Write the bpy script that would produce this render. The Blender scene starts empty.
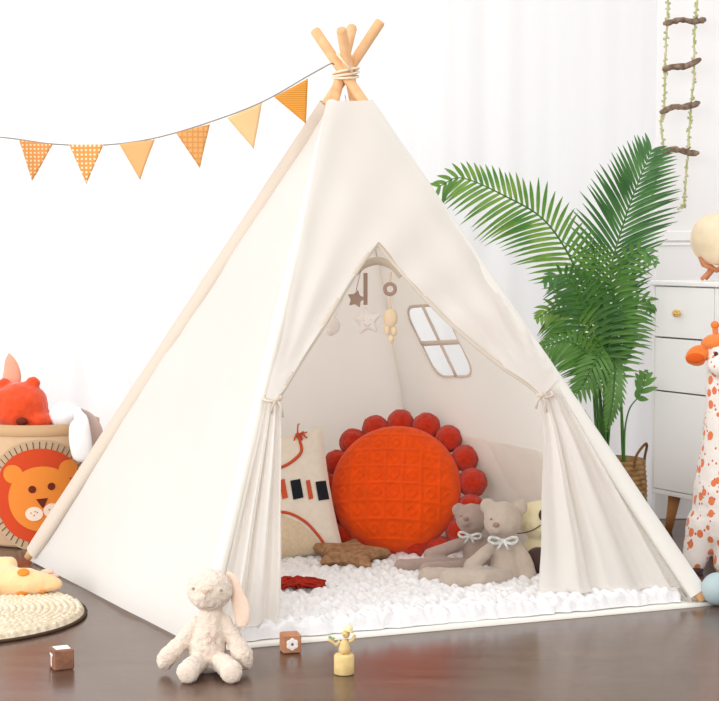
import bpy, math, random
from mathutils import Vector, Matrix, noise, geometry
random.seed(7)
PI = math.pi
scene = bpy.context.scene
col = scene.collection

# ------------------------------------------------------------------ camera, world, lights, exposure
F = 1700.0
CAM_H = 0.95
TH = math.radians(3.72)
cam_data = bpy.data.cameras.new('camera')
cam_data.sensor_fit = 'HORIZONTAL'
cam_data.sensor_width = 36.0
cam_data.lens = F * 36.0 / 719.0
cam = bpy.data.objects.new('camera', cam_data)
col.objects.link(cam)
cam.location = (0, 0, CAM_H)
cam.rotation_euler = (PI / 2 - TH, 0, 0)
scene.camera = cam

world = bpy.data.worlds.new('World')
scene.world = world
world.use_nodes = True
wn = world.node_tree.nodes['Background']
wn.inputs['Color'].default_value = (1.0, 0.99, 0.98, 1)
wn.inputs['Strength'].default_value = 0.90

def area(name, loc, target, sx, sy, power, color=(1, 1, 1)):
    l = bpy.data.lights.new(name, 'AREA')
    l.shape = 'RECTANGLE'
    l.size = sx
    l.size_y = sy
    l.energy = power
    l.color = color
    o = bpy.data.objects.new(name, l)
    col.objects.link(o)
    o.location = loc
    o.rotation_euler = (Vector(target) - Vector(loc)).to_track_quat('-Z', 'Y').to_euler()
    return o

area('window_daylight', (-1.9, 7.8, 1.3), (-1.0, 5.0, 0.7), 3.2, 3.0, 60, (1.0, 0.99, 0.98))
area('left_wall_fill', (-3.9, 2.5, 1.7), (-0.6, 4.4, 0.4), 2.0, 2.0, 62, (1.0, 0.99, 0.97))  # unseen light added to brighten the tent's left wall
area('front_fill', (-2.0, -1.6, 1.9), (0.4, 4.9, 0.4), 3.2, 2.2, 95, (1.0, 0.985, 0.965))  # unseen fill added behind the camera to brighten the cabinet and front surfaces

vs = scene.view_settings
vs.view_transform = 'Standard'
vs.look = 'None'
vs.gamma = 1.0
vs.exposure = 0.41
vs.use_curve_mapping = False

# ------------------------------------------------------------------ helpers: pixels to points
def ray(px, py):
    cx = (px - 359.5) / F
    cy = (350.5 - py) / F
    return Vector((cx, math.cos(TH) + cy * math.sin(TH), -math.sin(TH) + cy * math.cos(TH)))
EYE = Vector((0, 0, CAM_H))
def at(px, py, d):
    r = ray(px, py)
    return EYE + r * (d / r.y)
def flo(px, py, z=0.0):
    r = ray(px, py)
    return EYE + r * ((z - CAM_H) / r.z)
def onplane(px, py, p0, n):
    r = ray(px, py)
    return EYE + r * ((p0 - EYE).dot(n) / r.dot(n))

# ------------------------------------------------------------------ helpers: materials
def lin(c):
    out = []
    for v in c[:3]:
        v = v / 255.0
        out.append(v / 12.92 if v <= 0.04045 else ((v + 0.055) / 1.055) ** 2.4)
    return (out[0], out[1], out[2], 1.0)

def mat(name, color, rough=0.8, bump=0.0, bscale=200.0, var=0.0, vscale=8.0, sheen=0.0, spec=0.3,
        translucent=0.0, emis=None, color2=None, bdist=0.002, metallic=0.0, coat=0.0, tcol=None):
    m = bpy.data.materials.new(name)
    m.use_nodes = True
    nt = m.node_tree
    b = nt.nodes['Principled BSDF']
    b.inputs['Roughness'].default_value = rough
    b.inputs['Specular IOR Level'].default_value = spec
    b.inputs['Metallic'].default_value = metallic
    b.inputs['Coat Weight'].default_value = coat
    c = lin(color)
    b.inputs['Base Color'].default_value = c
    tc = nt.nodes.new('ShaderNodeTexCoord')
    colsock = None
    if var > 0 or color2:
        n = nt.nodes.new('ShaderNodeTexNoise')
        n.inputs['Scale'].default_value = vscale
        n.inputs['Detail'].default_value = 5
        nt.links.new(tc.outputs['Object'], n.inputs['Vector'])
        mx = nt.nodes.new('ShaderNodeMix')
        mx.data_type = 'RGBA'
        c2 = lin(color2) if color2 else tuple(v * (1 - var) for v in c[:3]) + (1,)
        mx.inputs['A'].default_value = c
        mx.inputs['B'].default_value = c2
        rp = nt.nodes.new('ShaderNodeMapRange')
        rp.inputs['From Min'].default_value = 0.35
        rp.inputs['From Max'].default_value = 0.65
        nt.links.new(n.outputs['Fac'], rp.inputs['Value'])
        nt.links.new(rp.outputs['Result'], mx.inputs['Factor'])
        colsock = mx.outputs['Result']
        nt.links.new(colsock, b.inputs['Base Color'])
    if bump > 0:
        n = nt.nodes.new('ShaderNodeTexNoise')
        n.inputs['Scale'].default_value = bscale
        n.inputs['Detail'].default_value = 3
        nt.links.new(tc.outputs['Object'], n.inputs['Vector'])
        bp = nt.nodes.new('ShaderNodeBump')
        bp.inputs['Strength'].default_value = bump
        bp.inputs['Distance'].default_value = bdist
        nt.links.new(n.outputs['Fac'], bp.inputs['Height'])
        nt.links.new(bp.outputs['Normal'], b.inputs['Normal'])
    if sheen > 0:
        b.inputs['Sheen Weight'].default_value = sheen
        b.inputs['Sheen Roughness'].default_value = 0.5
    if emis:
        b.inputs['Emission Color'].default_value = lin(emis[0])
        b.inputs['Emission Strength'].default_value = emis[1]
    if translucent > 0:
        t = nt.nodes.new('ShaderNodeBsdfTranslucent')
        t.inputs['Color'].default_value = lin(tcol) if tcol else c
        if colsock and not tcol:
            nt.links.new(colsock, t.inputs['Color'])
        ms = nt.nodes.new('ShaderNodeMixShader')
        ms.inputs['Fac'].default_value = translucent
        out = nt.nodes['Material Output']
        nt.links.new(b.outputs['BSDF'], ms.inputs[1])
        nt.links.new(t.outputs['BSDF'], ms.inputs[2])
        nt.links.new(ms.outputs['Shader'], out.inputs['Surface'])
    return m

# ------------------------------------------------------------------ helpers: meshes
def basis(d):
    d = d.normalized()
    up = Vector((0, 0, 1)) if abs(d.z) < 0.95 else Vector((1, 0, 0))
    a = d.cross(up).normalized()
    return a, a.cross(d).normalized()

class MB:
    def __init__(self):
        self.v = []
        self.f = []
        self.s = []
    def add(self, vs_, fs, smooth=True):
        o = len(self.v)
        self.v += [Vector(p) for p in vs_]
        self.f += [tuple(i + o for i in f) for f in fs]
        self.s += [smooth] * len(fs)
        return self
    def box(self, c, size, rz=0.0, M=None, bev=0.0):
        c = Vector(c)
        sx, sy, sz = size[0] / 2, size[1] / 2, size[2] / 2
        R = M if M else Matrix.Rotation(rz, 3, 'Z')
        if bev <= 0:
            vs_ = [c + R @ Vector((x * sx, y * sy, z * sz)) for x in (-1, 1) for y in (-1, 1) for z in (-1, 1)]
            fs = [(0, 1, 3, 2), (4, 6, 7, 5), (0, 4, 5, 1), (2, 3, 7, 6), (0, 2, 6, 4), (1, 5, 7, 3)]
            return self.add(vs_, fs, False)
        b = bev
        pts = []
        idx = {}
        for x in (-1, 1):
            for y in (-1, 1):
                for z in (-1, 1):
                    for ax in range(3):
                        q = [x * (sx - b), y * (sy - b), z * (sz - b)]
                        q[ax] = (x * sx, y * sy, z * sz)[ax]
                        idx[(x, y, z, ax)] = len(pts)
                        pts.append(c + R @ Vector(q))
        fs = []
        I = idx
        for s in (-1, 1):
            fs.append((I[s, -1, -1, 0], I[s, 1, -1, 0], I[s, 1, 1, 0], I[s, -1, 1, 0]))
            fs.append((I[-1, s, -1, 1], I[1, s, -1, 1], I[1, s, 1, 1], I[-1, s, 1, 1]))
            fs.append((I[-1, -1, s, 2], I[1, -1, s, 2], I[1, 1, s, 2], I[-1, 1, s, 2]))
        for a in (-1, 1):
            for b2 in (-1, 1):
                fs.append((I[a, b2, -1, 0], I[a, b2, 1, 0], I[a, b2, 1, 1], I[a, b2, -1, 1]))
                fs.append((I[a, -1, b2, 0], I[a, 1, b2, 0], I[a, 1, b2, 2], I[a, -1, b2, 2]))
                fs.append((I[-1, a, b2, 1], I[1, a, b2, 1], I[1, a, b2, 2], I[-1, a, b2, 2]))
                for c2 in (-1, 1):
                    fs.append((I[a, b2, c2, 0], I[a, b2, c2, 1], I[a, b2, c2, 2]))
        return self.add(pts, fs, False)
    def tube(self, path, rad, n=10, caps=True, flat=None):
        """flat = (ratio, normal) squashes the section along a normal"""
        path = [Vector(p) for p in path]
        k = len(path)
        if not hasattr(rad, '__len__'):
            rad = [rad] * k
        vs_, fs = [], []
        d0 = path[1] - path[0]
        a, b = basis(d0)
        if flat:
            b = flat[1].normalized()
        b0 = b.copy()
        for i, p in enumerate(path):
            d = (path[min(i + 1, k - 1)] - path[max(i - 1, 0)]).normalized()
            if flat and abs(b0.dot(d)) < 0.95:
                b = b0
            a = (b.cross(d)).normalized()
            b = d.cross(a).normalized()
            fr = flat[0] if flat else 1.0
            for j in range(n):
                t = 2 * PI * j / n
                vs_.append(p + a * math.cos(t) * rad[i] + b * math.sin(t) * rad[i] * fr)
        for i in range(k - 1):
            for j in range(n):
                fs.append((i * n + j, i * n + (j + 1) % n, (i + 1) * n + (j + 1) % n, (i + 1) * n + j))
        self.add(vs_, fs)
        if caps:
            o = len(self.v) - k * n
            self.f.append(tuple(o + j for j in reversed(range(n))))
            self.s.append(False)
            self.f.append(tuple(o + (k - 1) * n + j for j in range(n)))
            self.s.append(False)
        return self
    def ell(self, c, r, R=None, nu=24, nv=14):
        c = Vector(c)
        if not hasattr(r, '__len__'):
            r = (r, r, r)
        R = R or Matrix.Identity(3)
        vs_ = [c + R @ Vector((0, 0, r[2]))]
        for i in range(1, nv):
            ph = PI * i / nv
            for j in range(nu):
                t = 2 * PI * j / nu
                vs_.append(c + R @ Vector((r[0] * math.sin(ph) * math.cos(t), r[1] * math.sin(ph) * math.sin(t), r[2] * math.cos(ph))))
        vs_.append(c + R @ Vector((0, 0, -r[2])))
        fs = []
        for j in range(nu):
            fs.append((0, 1 + j, 1 + (j + 1) % nu))
            o = 1 + (nv - 2) * nu
            fs.append((len(vs_) - 1, o + (j + 1) % nu, o + j))
        for i in range(nv - 2):
            for j in range(nu):
                a = 1 + i * nu + j
                b = 1 + i * nu + (j + 1) % nu
                fs.append((a, a + nu, b + nu, b))
        return self.add(vs_, fs)
    def lathe(self, c, prof, n=40, M=None):
        c = Vector(c)
        M = M or Matrix.Identity(3)
        vs_, fs = [], []
        for (r, z) in prof:
            for j in range(n):
                t = 2 * PI * j / n
                vs_.append(c + M @ Vector((r * math.cos(t), r * math.sin(t), z)))
        for i in range(len(prof) - 1):
            for j in range(n):
                fs.append((i * n + j, i * n + (j + 1) % n, (i + 1) * n + (j + 1) % n, (i + 1) * n + j))
        return self.add(vs_, fs)
    def prism(self, poly, fn, th):
        """extrude 2-D polygon; fn(u, v, w) -> point"""
        n = len(poly)
        vs_ = [fn(u, v, th / 2) for u, v in poly] + [fn(u, v, -th / 2) for u, v in poly]
        fs = [tuple(range(n)), tuple(reversed(range(n, 2 * n)))]
        fs += [(i, i + n, (i + 1) % n + n, (i + 1) % n) for i in range(n)]
        return self.add(vs_, fs, False)
    def build(self, name, m, parent=None, loc=None, bevel=0):
        base = Vector((0, 0, 0))
        if parent is not None:
            q = parent
            while q is not None:
                base += q.location
                q = q.parent
        l = Vector(loc) if loc is not None else Vector((0, 0, 0))
        me = bpy.data.meshes.new(name)
        me.from_pydata([tuple(p - base - l) for p in self.v], [], self.f)
        me.polygons.foreach_set('use_smooth', self.s)
        me.update()
        me.materials.append(m)
        o = bpy.data.objects.new(name, me)
        o.location = l
        col.objects.link(o)
        if parent is not None:
            o.parent = parent
        if bevel:
            md = o.modifiers.new('bevel', 'BEVEL')
            md.width = bevel
            md.segments = 2
        return o

def tag(o, label=None, cat=None, group=None, kind=None):
    if label: o['label'] = label
    if cat: o['category'] = cat
    if group: o['group'] = group
    if kind: o['kind'] = kind
    return o
def empty(name, loc, label, cat, group=None):
    o = bpy.data.objects.new(name, None)
    o.empty_display_size = 0.05
    o.location = loc
    col.objects.link(o)
    return tag(o, label, cat, group)
def struct(o):
    o['kind'] = 'structure'
    return o

def catmull(pts, n=8):
    pts = [Vector(p) for p in pts]
    out = []
    P = [pts[0] * 2 - pts[1]] + pts + [pts[-1] * 2 - pts[-2]]
    for i in range(1, len(P) - 2):
        for k in range(n):
            t = k / n
            p0, p1, p2, p3 = P[i - 1], P[i], P[i + 1], P[i + 2]
            out.append(0.5 * ((2 * p1) + (p2 - p0) * t + (2 * p0 - 5 * p1 + 4 * p2 - p3) * t * t + (3 * p1 - p0 - 3 * p2 + p3) * t ** 3))
    out.append(pts[-1])
    return out

def inpoly(p, poly):
    x, y = p
    c = False
    n = len(poly)
    for i in range(n):
        x1, y1 = poly[i]
        x2, y2 = poly[(i + 1) % n]
        if (y1 > y) != (y2 > y) and x < (x2 - x1) * (y - y1) / (y2 - y1) + x1:
            c = not c
    return c
def resample(poly, sp):
    out = []
    for i in range(len(poly)):
        a = Vector(poly[i])
        b = Vector(poly[(i + 1) % len(poly)])
        k = max(1, int(round((b - a).length / sp)))
        for j in range(k):
            out.append(tuple(a.lerp(b, j / k)))
    return out
def fill(poly, holes, sp, fn, mb):
    """triangulate a 2-D polygon with holes on a fine grid and map it with fn(u, v)"""
    outer = resample(poly, sp)
    hs = [resample(h, sp * 0.7) for h in holes]
    pts = list(outer)
    edges = [(i, (i + 1) % len(outer)) for i in range(len(outer))]
    for h in hs:
        o = len(pts)
        pts += h
        edges += [(o + i, o + (i + 1) % len(h)) for i in range(len(h))]
    xs = [p[0] for p in outer]
    ys = [p[1] for p in outer]
    bnd = list(pts)
    cell = {}
    for p in bnd:
        cell.setdefault((int(math.floor(p[0] / sp)), int(math.floor(p[1] / sp))), []).append(p)
    y = min(ys) + sp * 0.5
    row = 0
    while y < max(ys):
        x = min(xs) + (sp * 0.5 if row % 2 else 0)
        while x < max(xs):
            if inpoly((x, y), outer) and not any(inpoly((x, y), h) for h in hs):
                ci, cj = int(math.floor(x / sp)), int(math.floor(y / sp))
                near = False
                for a in (-1, 0, 1):
                    for b in (-1, 0, 1):
                        for q in cell.get((ci + a, cj + b), ()):
                            if (q[0] - x) ** 2 + (q[1] - y) ** 2 < (sp * 0.5) ** 2:
                                near = True
                if not near:
                    pts.append((x, y))
            x += sp
        y += sp * 0.87
        row += 1
    V, E, Fc, _, _, _ = geometry.delaunay_2d_cdt([Vector(p) for p in pts], edges, [], 0, 1e-7)
    fs = []
    for f in Fc:
        c = (sum(V[i][0] for i in f) / 3, sum(V[i][1] for i in f) / 3)
        if inpoly(c, outer) and not any(inpoly(c, h) for h in hs):
            fs.append(tuple(f))
    mb.add([fn(v[0], v[1]) for v in V], fs)
    return mb
def circ(cx, cy, rx, ry=None, n=28):
    ry = ry or rx
    return [(cx + rx * math.cos(2 * PI * i / n), cy + ry * math.sin(2 * PI * i / n)) for i in range(n)]

def nz(p, s, seed=0.0):
    return noise.noise(Vector((p[0] * s + seed, p[1] * s + seed * 0.7, p[2] * s - seed)))

def plush(name, m, parent, prims, voxel=0.0045, fuzz=0.0012, fscale=120, smooth=6):
    """soft body: ellipsoids ('e', c, r, R) and tapering limbs ('c', [(p, r), ...]) melted into one mesh"""
    mb = MB()
    for pr in prims:
        if pr[0] == 'e':
            mb.ell(pr[1], pr[2], pr[3] if len(pr) > 3 else None)
        else:
            ch = pr[1]
            for i in range(len(ch) - 1):
                (p, r), (q, s) = ch[i], ch[i + 1]
                k = max(3, int((q - p).length / (min(r, s) * 0.35)))
                for j in range(k + 1):
                    t = j / k
                    mb.ell(p.lerp(q, t), r + (s - r) * t, None, 16, 10)
    tmp = mb.build('tmp', m, None)
    rm = tmp.modifiers.new('r', 'REMESH')
    rm.mode = 'VOXEL'
    rm.voxel_size = voxel
    rm.use_smooth_shade = True
    sm = tmp.modifiers.new('s', 'SMOOTH')
    sm.iterations = smooth
    sm.factor = 0.5
    dg = bpy.context.evaluated_depsgraph_get()
    me = bpy.data.meshes.new_from_object(tmp.evaluated_get(dg))
    bpy.data.objects.remove(tmp)
    out = MB()
    norms = [v.normal.copy() for v in me.vertices]
    vs_ = []
    for v, n in zip(me.vertices, norms):
        vs_.append(v.co + n * (fuzz * nz(v.co, fscale) + fuzz * 1.5 * nz(v.co, fscale * 0.3, 5)))
    out.add(vs_, [tuple(p.vertices) for p in me.polygons])
    return out.build(name, m, parent)

# ------------------------------------------------------------------ materials
M = {}
M['canvas'] = mat('canvas', (244, 242, 239), 0.9, 0.12, 600, 0.02, 5, tcol=(245, 238, 228), translucent=0.45, spec=0.1)
M['canvas_double_dim'] = mat('canvas_double_dim', (208, 195, 181), 0.92, 0.15, 500, spec=0.1)  # two layers: less light coming through is put into the darker tan
M['canvas_seam'] = mat('canvas_seam', (230, 226, 219), 0.92, 0.15, 500, spec=0.1)
M['sheet'] = mat('sheet', (240, 236, 228), 0.9, 0.1, 500, spec=0.1)
M['pine'] = mat('pine', (236, 190, 142), 0.55, 0.05, 60, 0.0, 30, color2=(226, 172, 122))
M['rope'] = mat('rope', (240, 222, 196), 0.9, 0.5, 500)
M['curtain'] = mat('curtain', (228, 228, 229), 0.95, 0, 100, translucent=0.55, spec=0.0)
M['wall'] = mat('wall', (240, 238, 239), 0.8, 0.03, 80)
M['trim'] = mat('trim', (246, 244, 244), 0.5)
M['rug'] = mat('rug', (236, 234, 235), 0.98, 0.6, 260, sheen=0.2, spec=0.05, bdist=0.004)
M['white_lacquer'] = mat('white_lacquer', (250, 249, 248), 0.4)
M['gap'] = mat('gap', (150, 150, 152), 0.8)
M['oak'] = mat('oak', (196, 138, 84), 0.5, 0.05, 80, 0.0, 20, color2=(172, 112, 62))
M['brass'] = mat('brass', (236, 196, 120), 0.35, metallic=0.7)
M['moon'] = mat('moon', (240, 220, 190), 0.7, 0.4, 40, 0.10, 25, emis=((250, 222, 170), 0.06))
M['lamp_wood'] = mat('lamp_wood', (206, 138, 96), 0.5, 0.05, 60)
M['leaf'] = mat('leaf', (78, 130, 52), 0.45, 0, 1, 0, 10, color2=(112, 162, 78), translucent=0.22, spec=0.5)
M['leaf_light'] = mat('leaf_light', (128, 168, 72), 0.45, 0, 1, 0, 12, color2=(84, 140, 56), translucent=0.28, spec=0.5)
M['leaf_dark'] = mat('leaf_dark', (58, 106, 54), 0.4, 0, 1, 0, 12, color2=(84, 136, 70), translucent=0.18, spec=0.5)
M['stem'] = mat('stem', (88, 138, 60), 0.5, 0, 1, 0, 14, color2=(64, 110, 50))
M['soil'] = mat('soil', (70, 48, 36), 1.0, 0.8, 90)
M['seagrass'] = mat('seagrass', (176, 140, 94), 0.9, 0.5, 300, 0, 40, color2=(140, 104, 64))
M['seagrass_handle'] = mat('seagrass_handle', (122, 84, 54), 0.9, 0.5, 300)
M['bark'] = mat('bark', (158, 134, 114), 0.95, 0.9, 120, 0, 60, color2=(104, 84, 70), bdist=0.006)
M['vine'] = mat('vine', (206, 200, 160), 0.9, 0.4, 300, 0, 50, color2=(160, 168, 108))
M['orange_knit'] = mat('orange_knit', (240, 84, 18), 0.95, 0.7, 320, 0.12, 30, sheen=0.15, spec=0.05)
M['red_pom'] = mat('red_pom', (214, 54, 22), 1.0, 1.0, 300, 0.30, 90, sheen=0.3, spec=0.02, bdist=0.005)
M['pillow'] = mat('pillow', (236, 225, 210), 0.95, 0.5, 420, 0.05, 60, spec=0.05)
M['pillow_tan'] = mat('pillow_tan', (226, 204, 174), 0.95, 0.9, 300, 0.1, 120, spec=0.05)
M['rust_yarn'] = mat('rust_yarn', (206, 86, 54), 0.95, 0.8, 400)
M['black_yarn'] = mat('black_yarn', (28, 30, 38), 0.95, 0.8, 400)
M['tassel_red'] = mat('tassel_red', (178, 42, 24), 0.95, 0.8, 400, 0.2, 80)
M['star_brown'] = mat('star_brown', (140, 102, 72), 0.95, 0.9, 260, 0, 60, color2=(176, 134, 96), bdist=0.004)
M['bear_grey'] = mat('bear_grey', (188, 172, 158), 0.95, 0.6, 320, 0.06, 60, sheen=0.4, spec=0.05)
M['bear_mauve'] = mat('bear_mauve', (168, 146, 136), 0.95, 0.6, 320, 0.08, 60, sheen=0.4, spec=0.05)
M['bear_nose'] = mat('bear_nose', (150, 120, 110), 0.9)
M['bow'] = mat('bow', (220, 219, 214), 0.8, 0.2, 200, 0, 120, color2=(178, 180, 178))
M['yellow_plush'] = mat('yellow_plush', (232, 220, 182), 0.95, 0.5, 320, sheen=0.3)
M['dark_plush'] = mat('dark_plush', (70, 48, 46), 0.95, 0.5, 320, sheen=0.3)
M['bunny'] = mat('bunny', (232, 215, 199), 0.98, 1.0, 300, 0.06, 80, sheen=0.5, spec=0.03, bdist=0.003)
M['bunny_pink'] = mat('bunny_pink', (238, 212, 192), 0.98, 0.7, 240, sheen=0.4, spec=0.03)
M['stitch'] = mat('stitch', (204, 180, 162), 0.95)
M['eye_grey'] = mat('eye_grey', (168, 156, 142), 0.7)
M['jute'] = mat('jute', (238, 226, 206), 0.98, 0.8, 300, 0, 70, color2=(216, 198, 168), bdist=0.004)
M['dark_edge'] = mat('dark_edge', (80, 60, 46), 0.95)
M['cream_plush'] = mat('cream_plush', (238, 200, 150), 0.95, 0.5, 260, sheen=0.4)
M['orange_spot'] = mat('orange_spot', (214, 132, 48), 0.95, 0.5, 260)
M['pink_felt'] = mat('pink_felt', (232, 190, 168), 0.95)
M['block_wood'] = mat('block_wood', (196, 138, 102), 0.6, 0.1, 100, 0, 40, color2=(172, 116, 84))
M['block_dark'] = mat('block_dark', (150, 104, 80), 0.6, 0.1, 100, 0, 40, color2=(120, 82, 62))
M['white_paint'] = mat('white_paint', (246, 240, 236), 0.6)
M['blue_paint'] = mat('blue_paint', (96, 104, 128), 0.6)
M['fig_wood'] = mat('fig_wood', (228, 202, 142), 0.6, 0.1, 100, 0, 60, color2=(216, 186, 126))
M['fig_hat'] = mat('fig_hat', (240, 222, 172), 0.6, 0.1, 100)
M['fig_green'] = mat('fig_green', (150, 170, 120), 0.7)
M['basket_fabric'] = mat('basket_fabric', (206, 172, 138), 0.95, 0.4, 320, 0.05, 30)
M['basket_tape'] = mat('basket_tape', (196, 160, 122), 0.95, 0.3, 320)
M['lion_mane'] = mat('lion_mane', (202, 70, 34), 0.95, 0.3, 300)
M['lion_face'] = mat('lion_face', (226, 134, 54), 0.95, 0.3, 300)
M['lion_brown'] = mat('lion_brown', (104, 36, 22), 0.95)
M['lion_fringe'] = mat('lion_fringe', (186, 160, 130), 0.95, 0.3, 300)
M['lion_white'] = mat('lion_white', (240, 216, 196), 0.95)
M['orange_plush'] = mat('orange_plush', (228, 76, 30), 0.98, 0.7, 200, 0.12, 40, sheen=0.4, bdist=0.003)
M['white_plush'] = mat('white_plush', (238, 236, 236), 0.98, 0.6, 240, sheen=0.3)
M['taupe_plush'] = mat('taupe_plush', (196, 170, 160), 0.98, 0.6, 240, sheen=0.3)
M['pink_plush'] = mat('pink_plush', (232, 164, 138), 0.98, 0.5, 240, sheen=0.3)
M['ball_blue'] = mat('ball_blue', (172, 188, 192), 0.5)
M['orange_ear'] = mat('orange_ear', (238, 134, 62), 0.98, 0.6, 240, 0.1, 50, sheen=0.3)
M['dark_orange'] = mat('dark_orange', (222, 96, 34), 0.98, 0.6, 240)
M['wood_toy'] = mat('wood_toy', (198, 168, 138), 0.7, 0.1, 100)
M['taupe_strap'] = mat('taupe_strap', (176, 148, 134), 0.9, 0.3, 300)
M['star_white'] = mat('star_white', (238, 230, 224), 0.95, 0.4, 300)
M['toy_cream'] = mat('toy_cream', (236, 212, 178), 0.9, 0.3, 300)
M['string'] = mat('string', (150, 145, 140), 0.9)

def tent_floor_material():
    m = mat('floor_wood', (110, 86, 74), 0.3, spec=0.85)
    nt = m.node_tree
    b = nt.nodes['Principled BSDF']
    tc = nt.nodes.new('ShaderNodeTexCoord')
    mp = nt.nodes.new('ShaderNodeMapping')
    mp.inputs['Scale'].default_value = (1.2, 9.0, 1)
    nt.links.new(tc.outputs['Object'], mp.inputs['Vector'])
    n1 = nt.nodes.new('ShaderNodeTexNoise')
    n1.inputs['Scale'].default_value = 2.2
    n1.inputs['Detail'].default_value = 7
    n1.inputs['Roughness'].default_value = 0.62
    nt.links.new(mp.outputs['Vector'], n1.inputs['Vector'])
    cr = nt.nodes.new('ShaderNodeValToRGB')
    cr.color_ramp.elements[0].position = 0.3
    cr.color_ramp.elements[0].color = lin((74, 51, 39))
    cr.color_ramp.elements[1].position = 0.72
    cr.color_ramp.elements[1].color = lin((104, 79, 65))
    nt.links.new(n1.outputs['Fac'], cr.inputs['Fac'])
    br = nt.nodes.new('ShaderNodeTexBrick')
    br.inputs['Scale'].default_value = 1.0
    br.inputs['Brick Width'].default_value = 1.4
    br.inputs['Row Height'].default_value = 0.16
    br.inputs['Mortar Size'].default_value = 0.0018
    br.inputs['Color1'].default_value = (1, 1, 1, 1)
    br.inputs['Color2'].default_value = (0.82, 0.82, 0.82, 1)
    br.inputs['Mortar'].default_value = (0.5, 0.5, 0.5, 1)
    nt.links.new(tc.outputs['Object'], br.inputs['Vector'])
    mx = nt.nodes.new('ShaderNodeMix')
    mx.data_type = 'RGBA'
    mx.blend_type = 'MULTIPLY'
    mx.inputs['Factor'].default_value = 0.6
    nt.links.new(cr.outputs['Color'], mx.inputs['A'])
    nt.links.new(br.outputs['Color'], mx.inputs['B'])
    nt.links.new(mx.outputs['Result'], b.inputs['Base Color'])
    rr = nt.nodes.new('ShaderNodeMapRange')
    rr.inputs['To Min'].default_value = 0.17
    rr.inputs['To Max'].default_value = 0.30
    nt.links.new(n1.outputs['Fac'], rr.inputs['Value'])
    nt.links.new(rr.outputs['Result'], b.inputs['Roughness'])
    return m
M['floor'] = tent_floor_material()

def spots_material(name, base, spot, spot2, scale):
    m = mat(name, base, 0.98, 0.6, 240, sheen=0.3)
    nt = m.node_tree
    b = nt.nodes['Principled BSDF']
    tc = nt.nodes.new('ShaderNodeTexCoord')
    prev = None
    for k, (sc, th, c) in enumerate(((scale, 0.33, spot), (scale * 1.9, 0.2, spot2))):
        vo = nt.nodes.new('ShaderNodeTexVoronoi')
        vo.inputs['Scale'].default_value = sc
        vo.inputs['Randomness'].default_value = 0.75
        mp = nt.nodes.new('ShaderNodeMapping')
        mp.inputs['Location'].default_value = (k * 3.3, k * 1.1, k * 2.7)
        mp.inputs['Scale'].default_value = (1.1, 1.1, 0.85)
        nt.links.new(tc.outputs['Object'], mp.inputs['Vector'])
        nt.links.new(mp.outputs['Vector'], vo.inputs['Vector'])
        cmp_ = nt.nodes.new('ShaderNodeMath')
        cmp_.operation = 'LESS_THAN'
        cmp_.inputs[1].default_value = th
        nt.links.new(vo.outputs['Distance'], cmp_.inputs[0])
        mx = nt.nodes.new('ShaderNodeMix')
        mx.data_type = 'RGBA'
        mx.inputs['A'].default_value = lin(base)
        if prev:
            nt.links.new(prev, mx.inputs['A'])
        mx.inputs['B'].default_value = lin(c)
        nt.links.new(cmp_.outputs[0], mx.inputs['Factor'])
        prev = mx.outputs['Result']
    nt.links.new(prev, b.inputs['Base Color'])
    return m
M['giraffe'] = spots_material('giraffe', (244, 236, 230), (232, 128, 80), (216, 110, 90), 30)

def check_material(name, base, line, scale, kind):
    m = mat(name, base, 0.9, 0.2, 500, translucent=0.15)
    nt = m.node_tree
    b = nt.nodes['Principled BSDF']
    tr = [n for n in nt.nodes if n.type == 'BSDF_TRANSLUCENT'][0]
    tc = nt.nodes.new('ShaderNodeTexCoord')
    sp = nt.nodes.new('ShaderNodeSeparateXYZ')
    nt.links.new(tc.outputs['Object'], sp.inputs[0])
    outs = []
    for ax in ('X', 'Z'):
        mu = nt.nodes.new('ShaderNodeMath')
        mu.operation = 'MULTIPLY'
        mu.inputs[1].default_value = scale
        nt.links.new(sp.outputs[ax], mu.inputs[0])
        fr = nt.nodes.new('ShaderNodeMath')
        fr.operation = 'FRACT'
        nt.links.new(mu.outputs[0], fr.inputs[0])
        lt = nt.nodes.new('ShaderNodeMath')
        lt.operation = 'LESS_THAN'
        lt.inputs[1].default_value = {'dots': 0.45, 'check': 0.3, 'stripe': 0.35}[kind]
        nt.links.new(fr.outputs[0], lt.inputs[0])
        outs.append(lt.outputs[0])
    if kind == 'stripe':
        fac = outs[1]
    else:
        cb = nt.nodes.new('ShaderNodeMath')
        cb.operation = 'MULTIPLY' if kind == 'dots' else 'MAXIMUM'
        nt.links.new(outs[0], cb.inputs[0])
        nt.links.new(outs[1], cb.inputs[1])
        fac = cb.outputs[0]
    mx = nt.nodes.new('ShaderNodeMix')
    mx.data_type = 'RGBA'
    mx.inputs['A'].default_value = lin(base)
    mx.inputs['B'].default_value = lin(line)
    nt.links.new(fac, mx.inputs['Factor'])
    nt.links.new(mx.outputs['Result'], b.inputs['Base Color'])
    nt.links.new(mx.outputs['Result'], tr.inputs['Color'])
    return m

# ------------------------------------------------------------------ the setting
fl = MB()
fl.box((0, 4.5, -0.05), (9, 9, 0.1))
struct(fl.build('floor', M['floor']))
WALL_Y = 5.76
wx = at(656, 300, WALL_Y).x
w = MB()
w.box(((wx + 4.5) / 2, WALL_Y + 0.06, 1.45), (4.5 - wx, 0.12, 2.9))
struct(w.build('wall_back', M['wall']))
b = MB()
b.box(((wx + 4.5) / 2, WALL_Y - 0.008, 0.055), (4.5 - wx, 0.016, 0.11), bev=0.003)
struct(b.build('baseboard_back', M['trim']))
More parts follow.
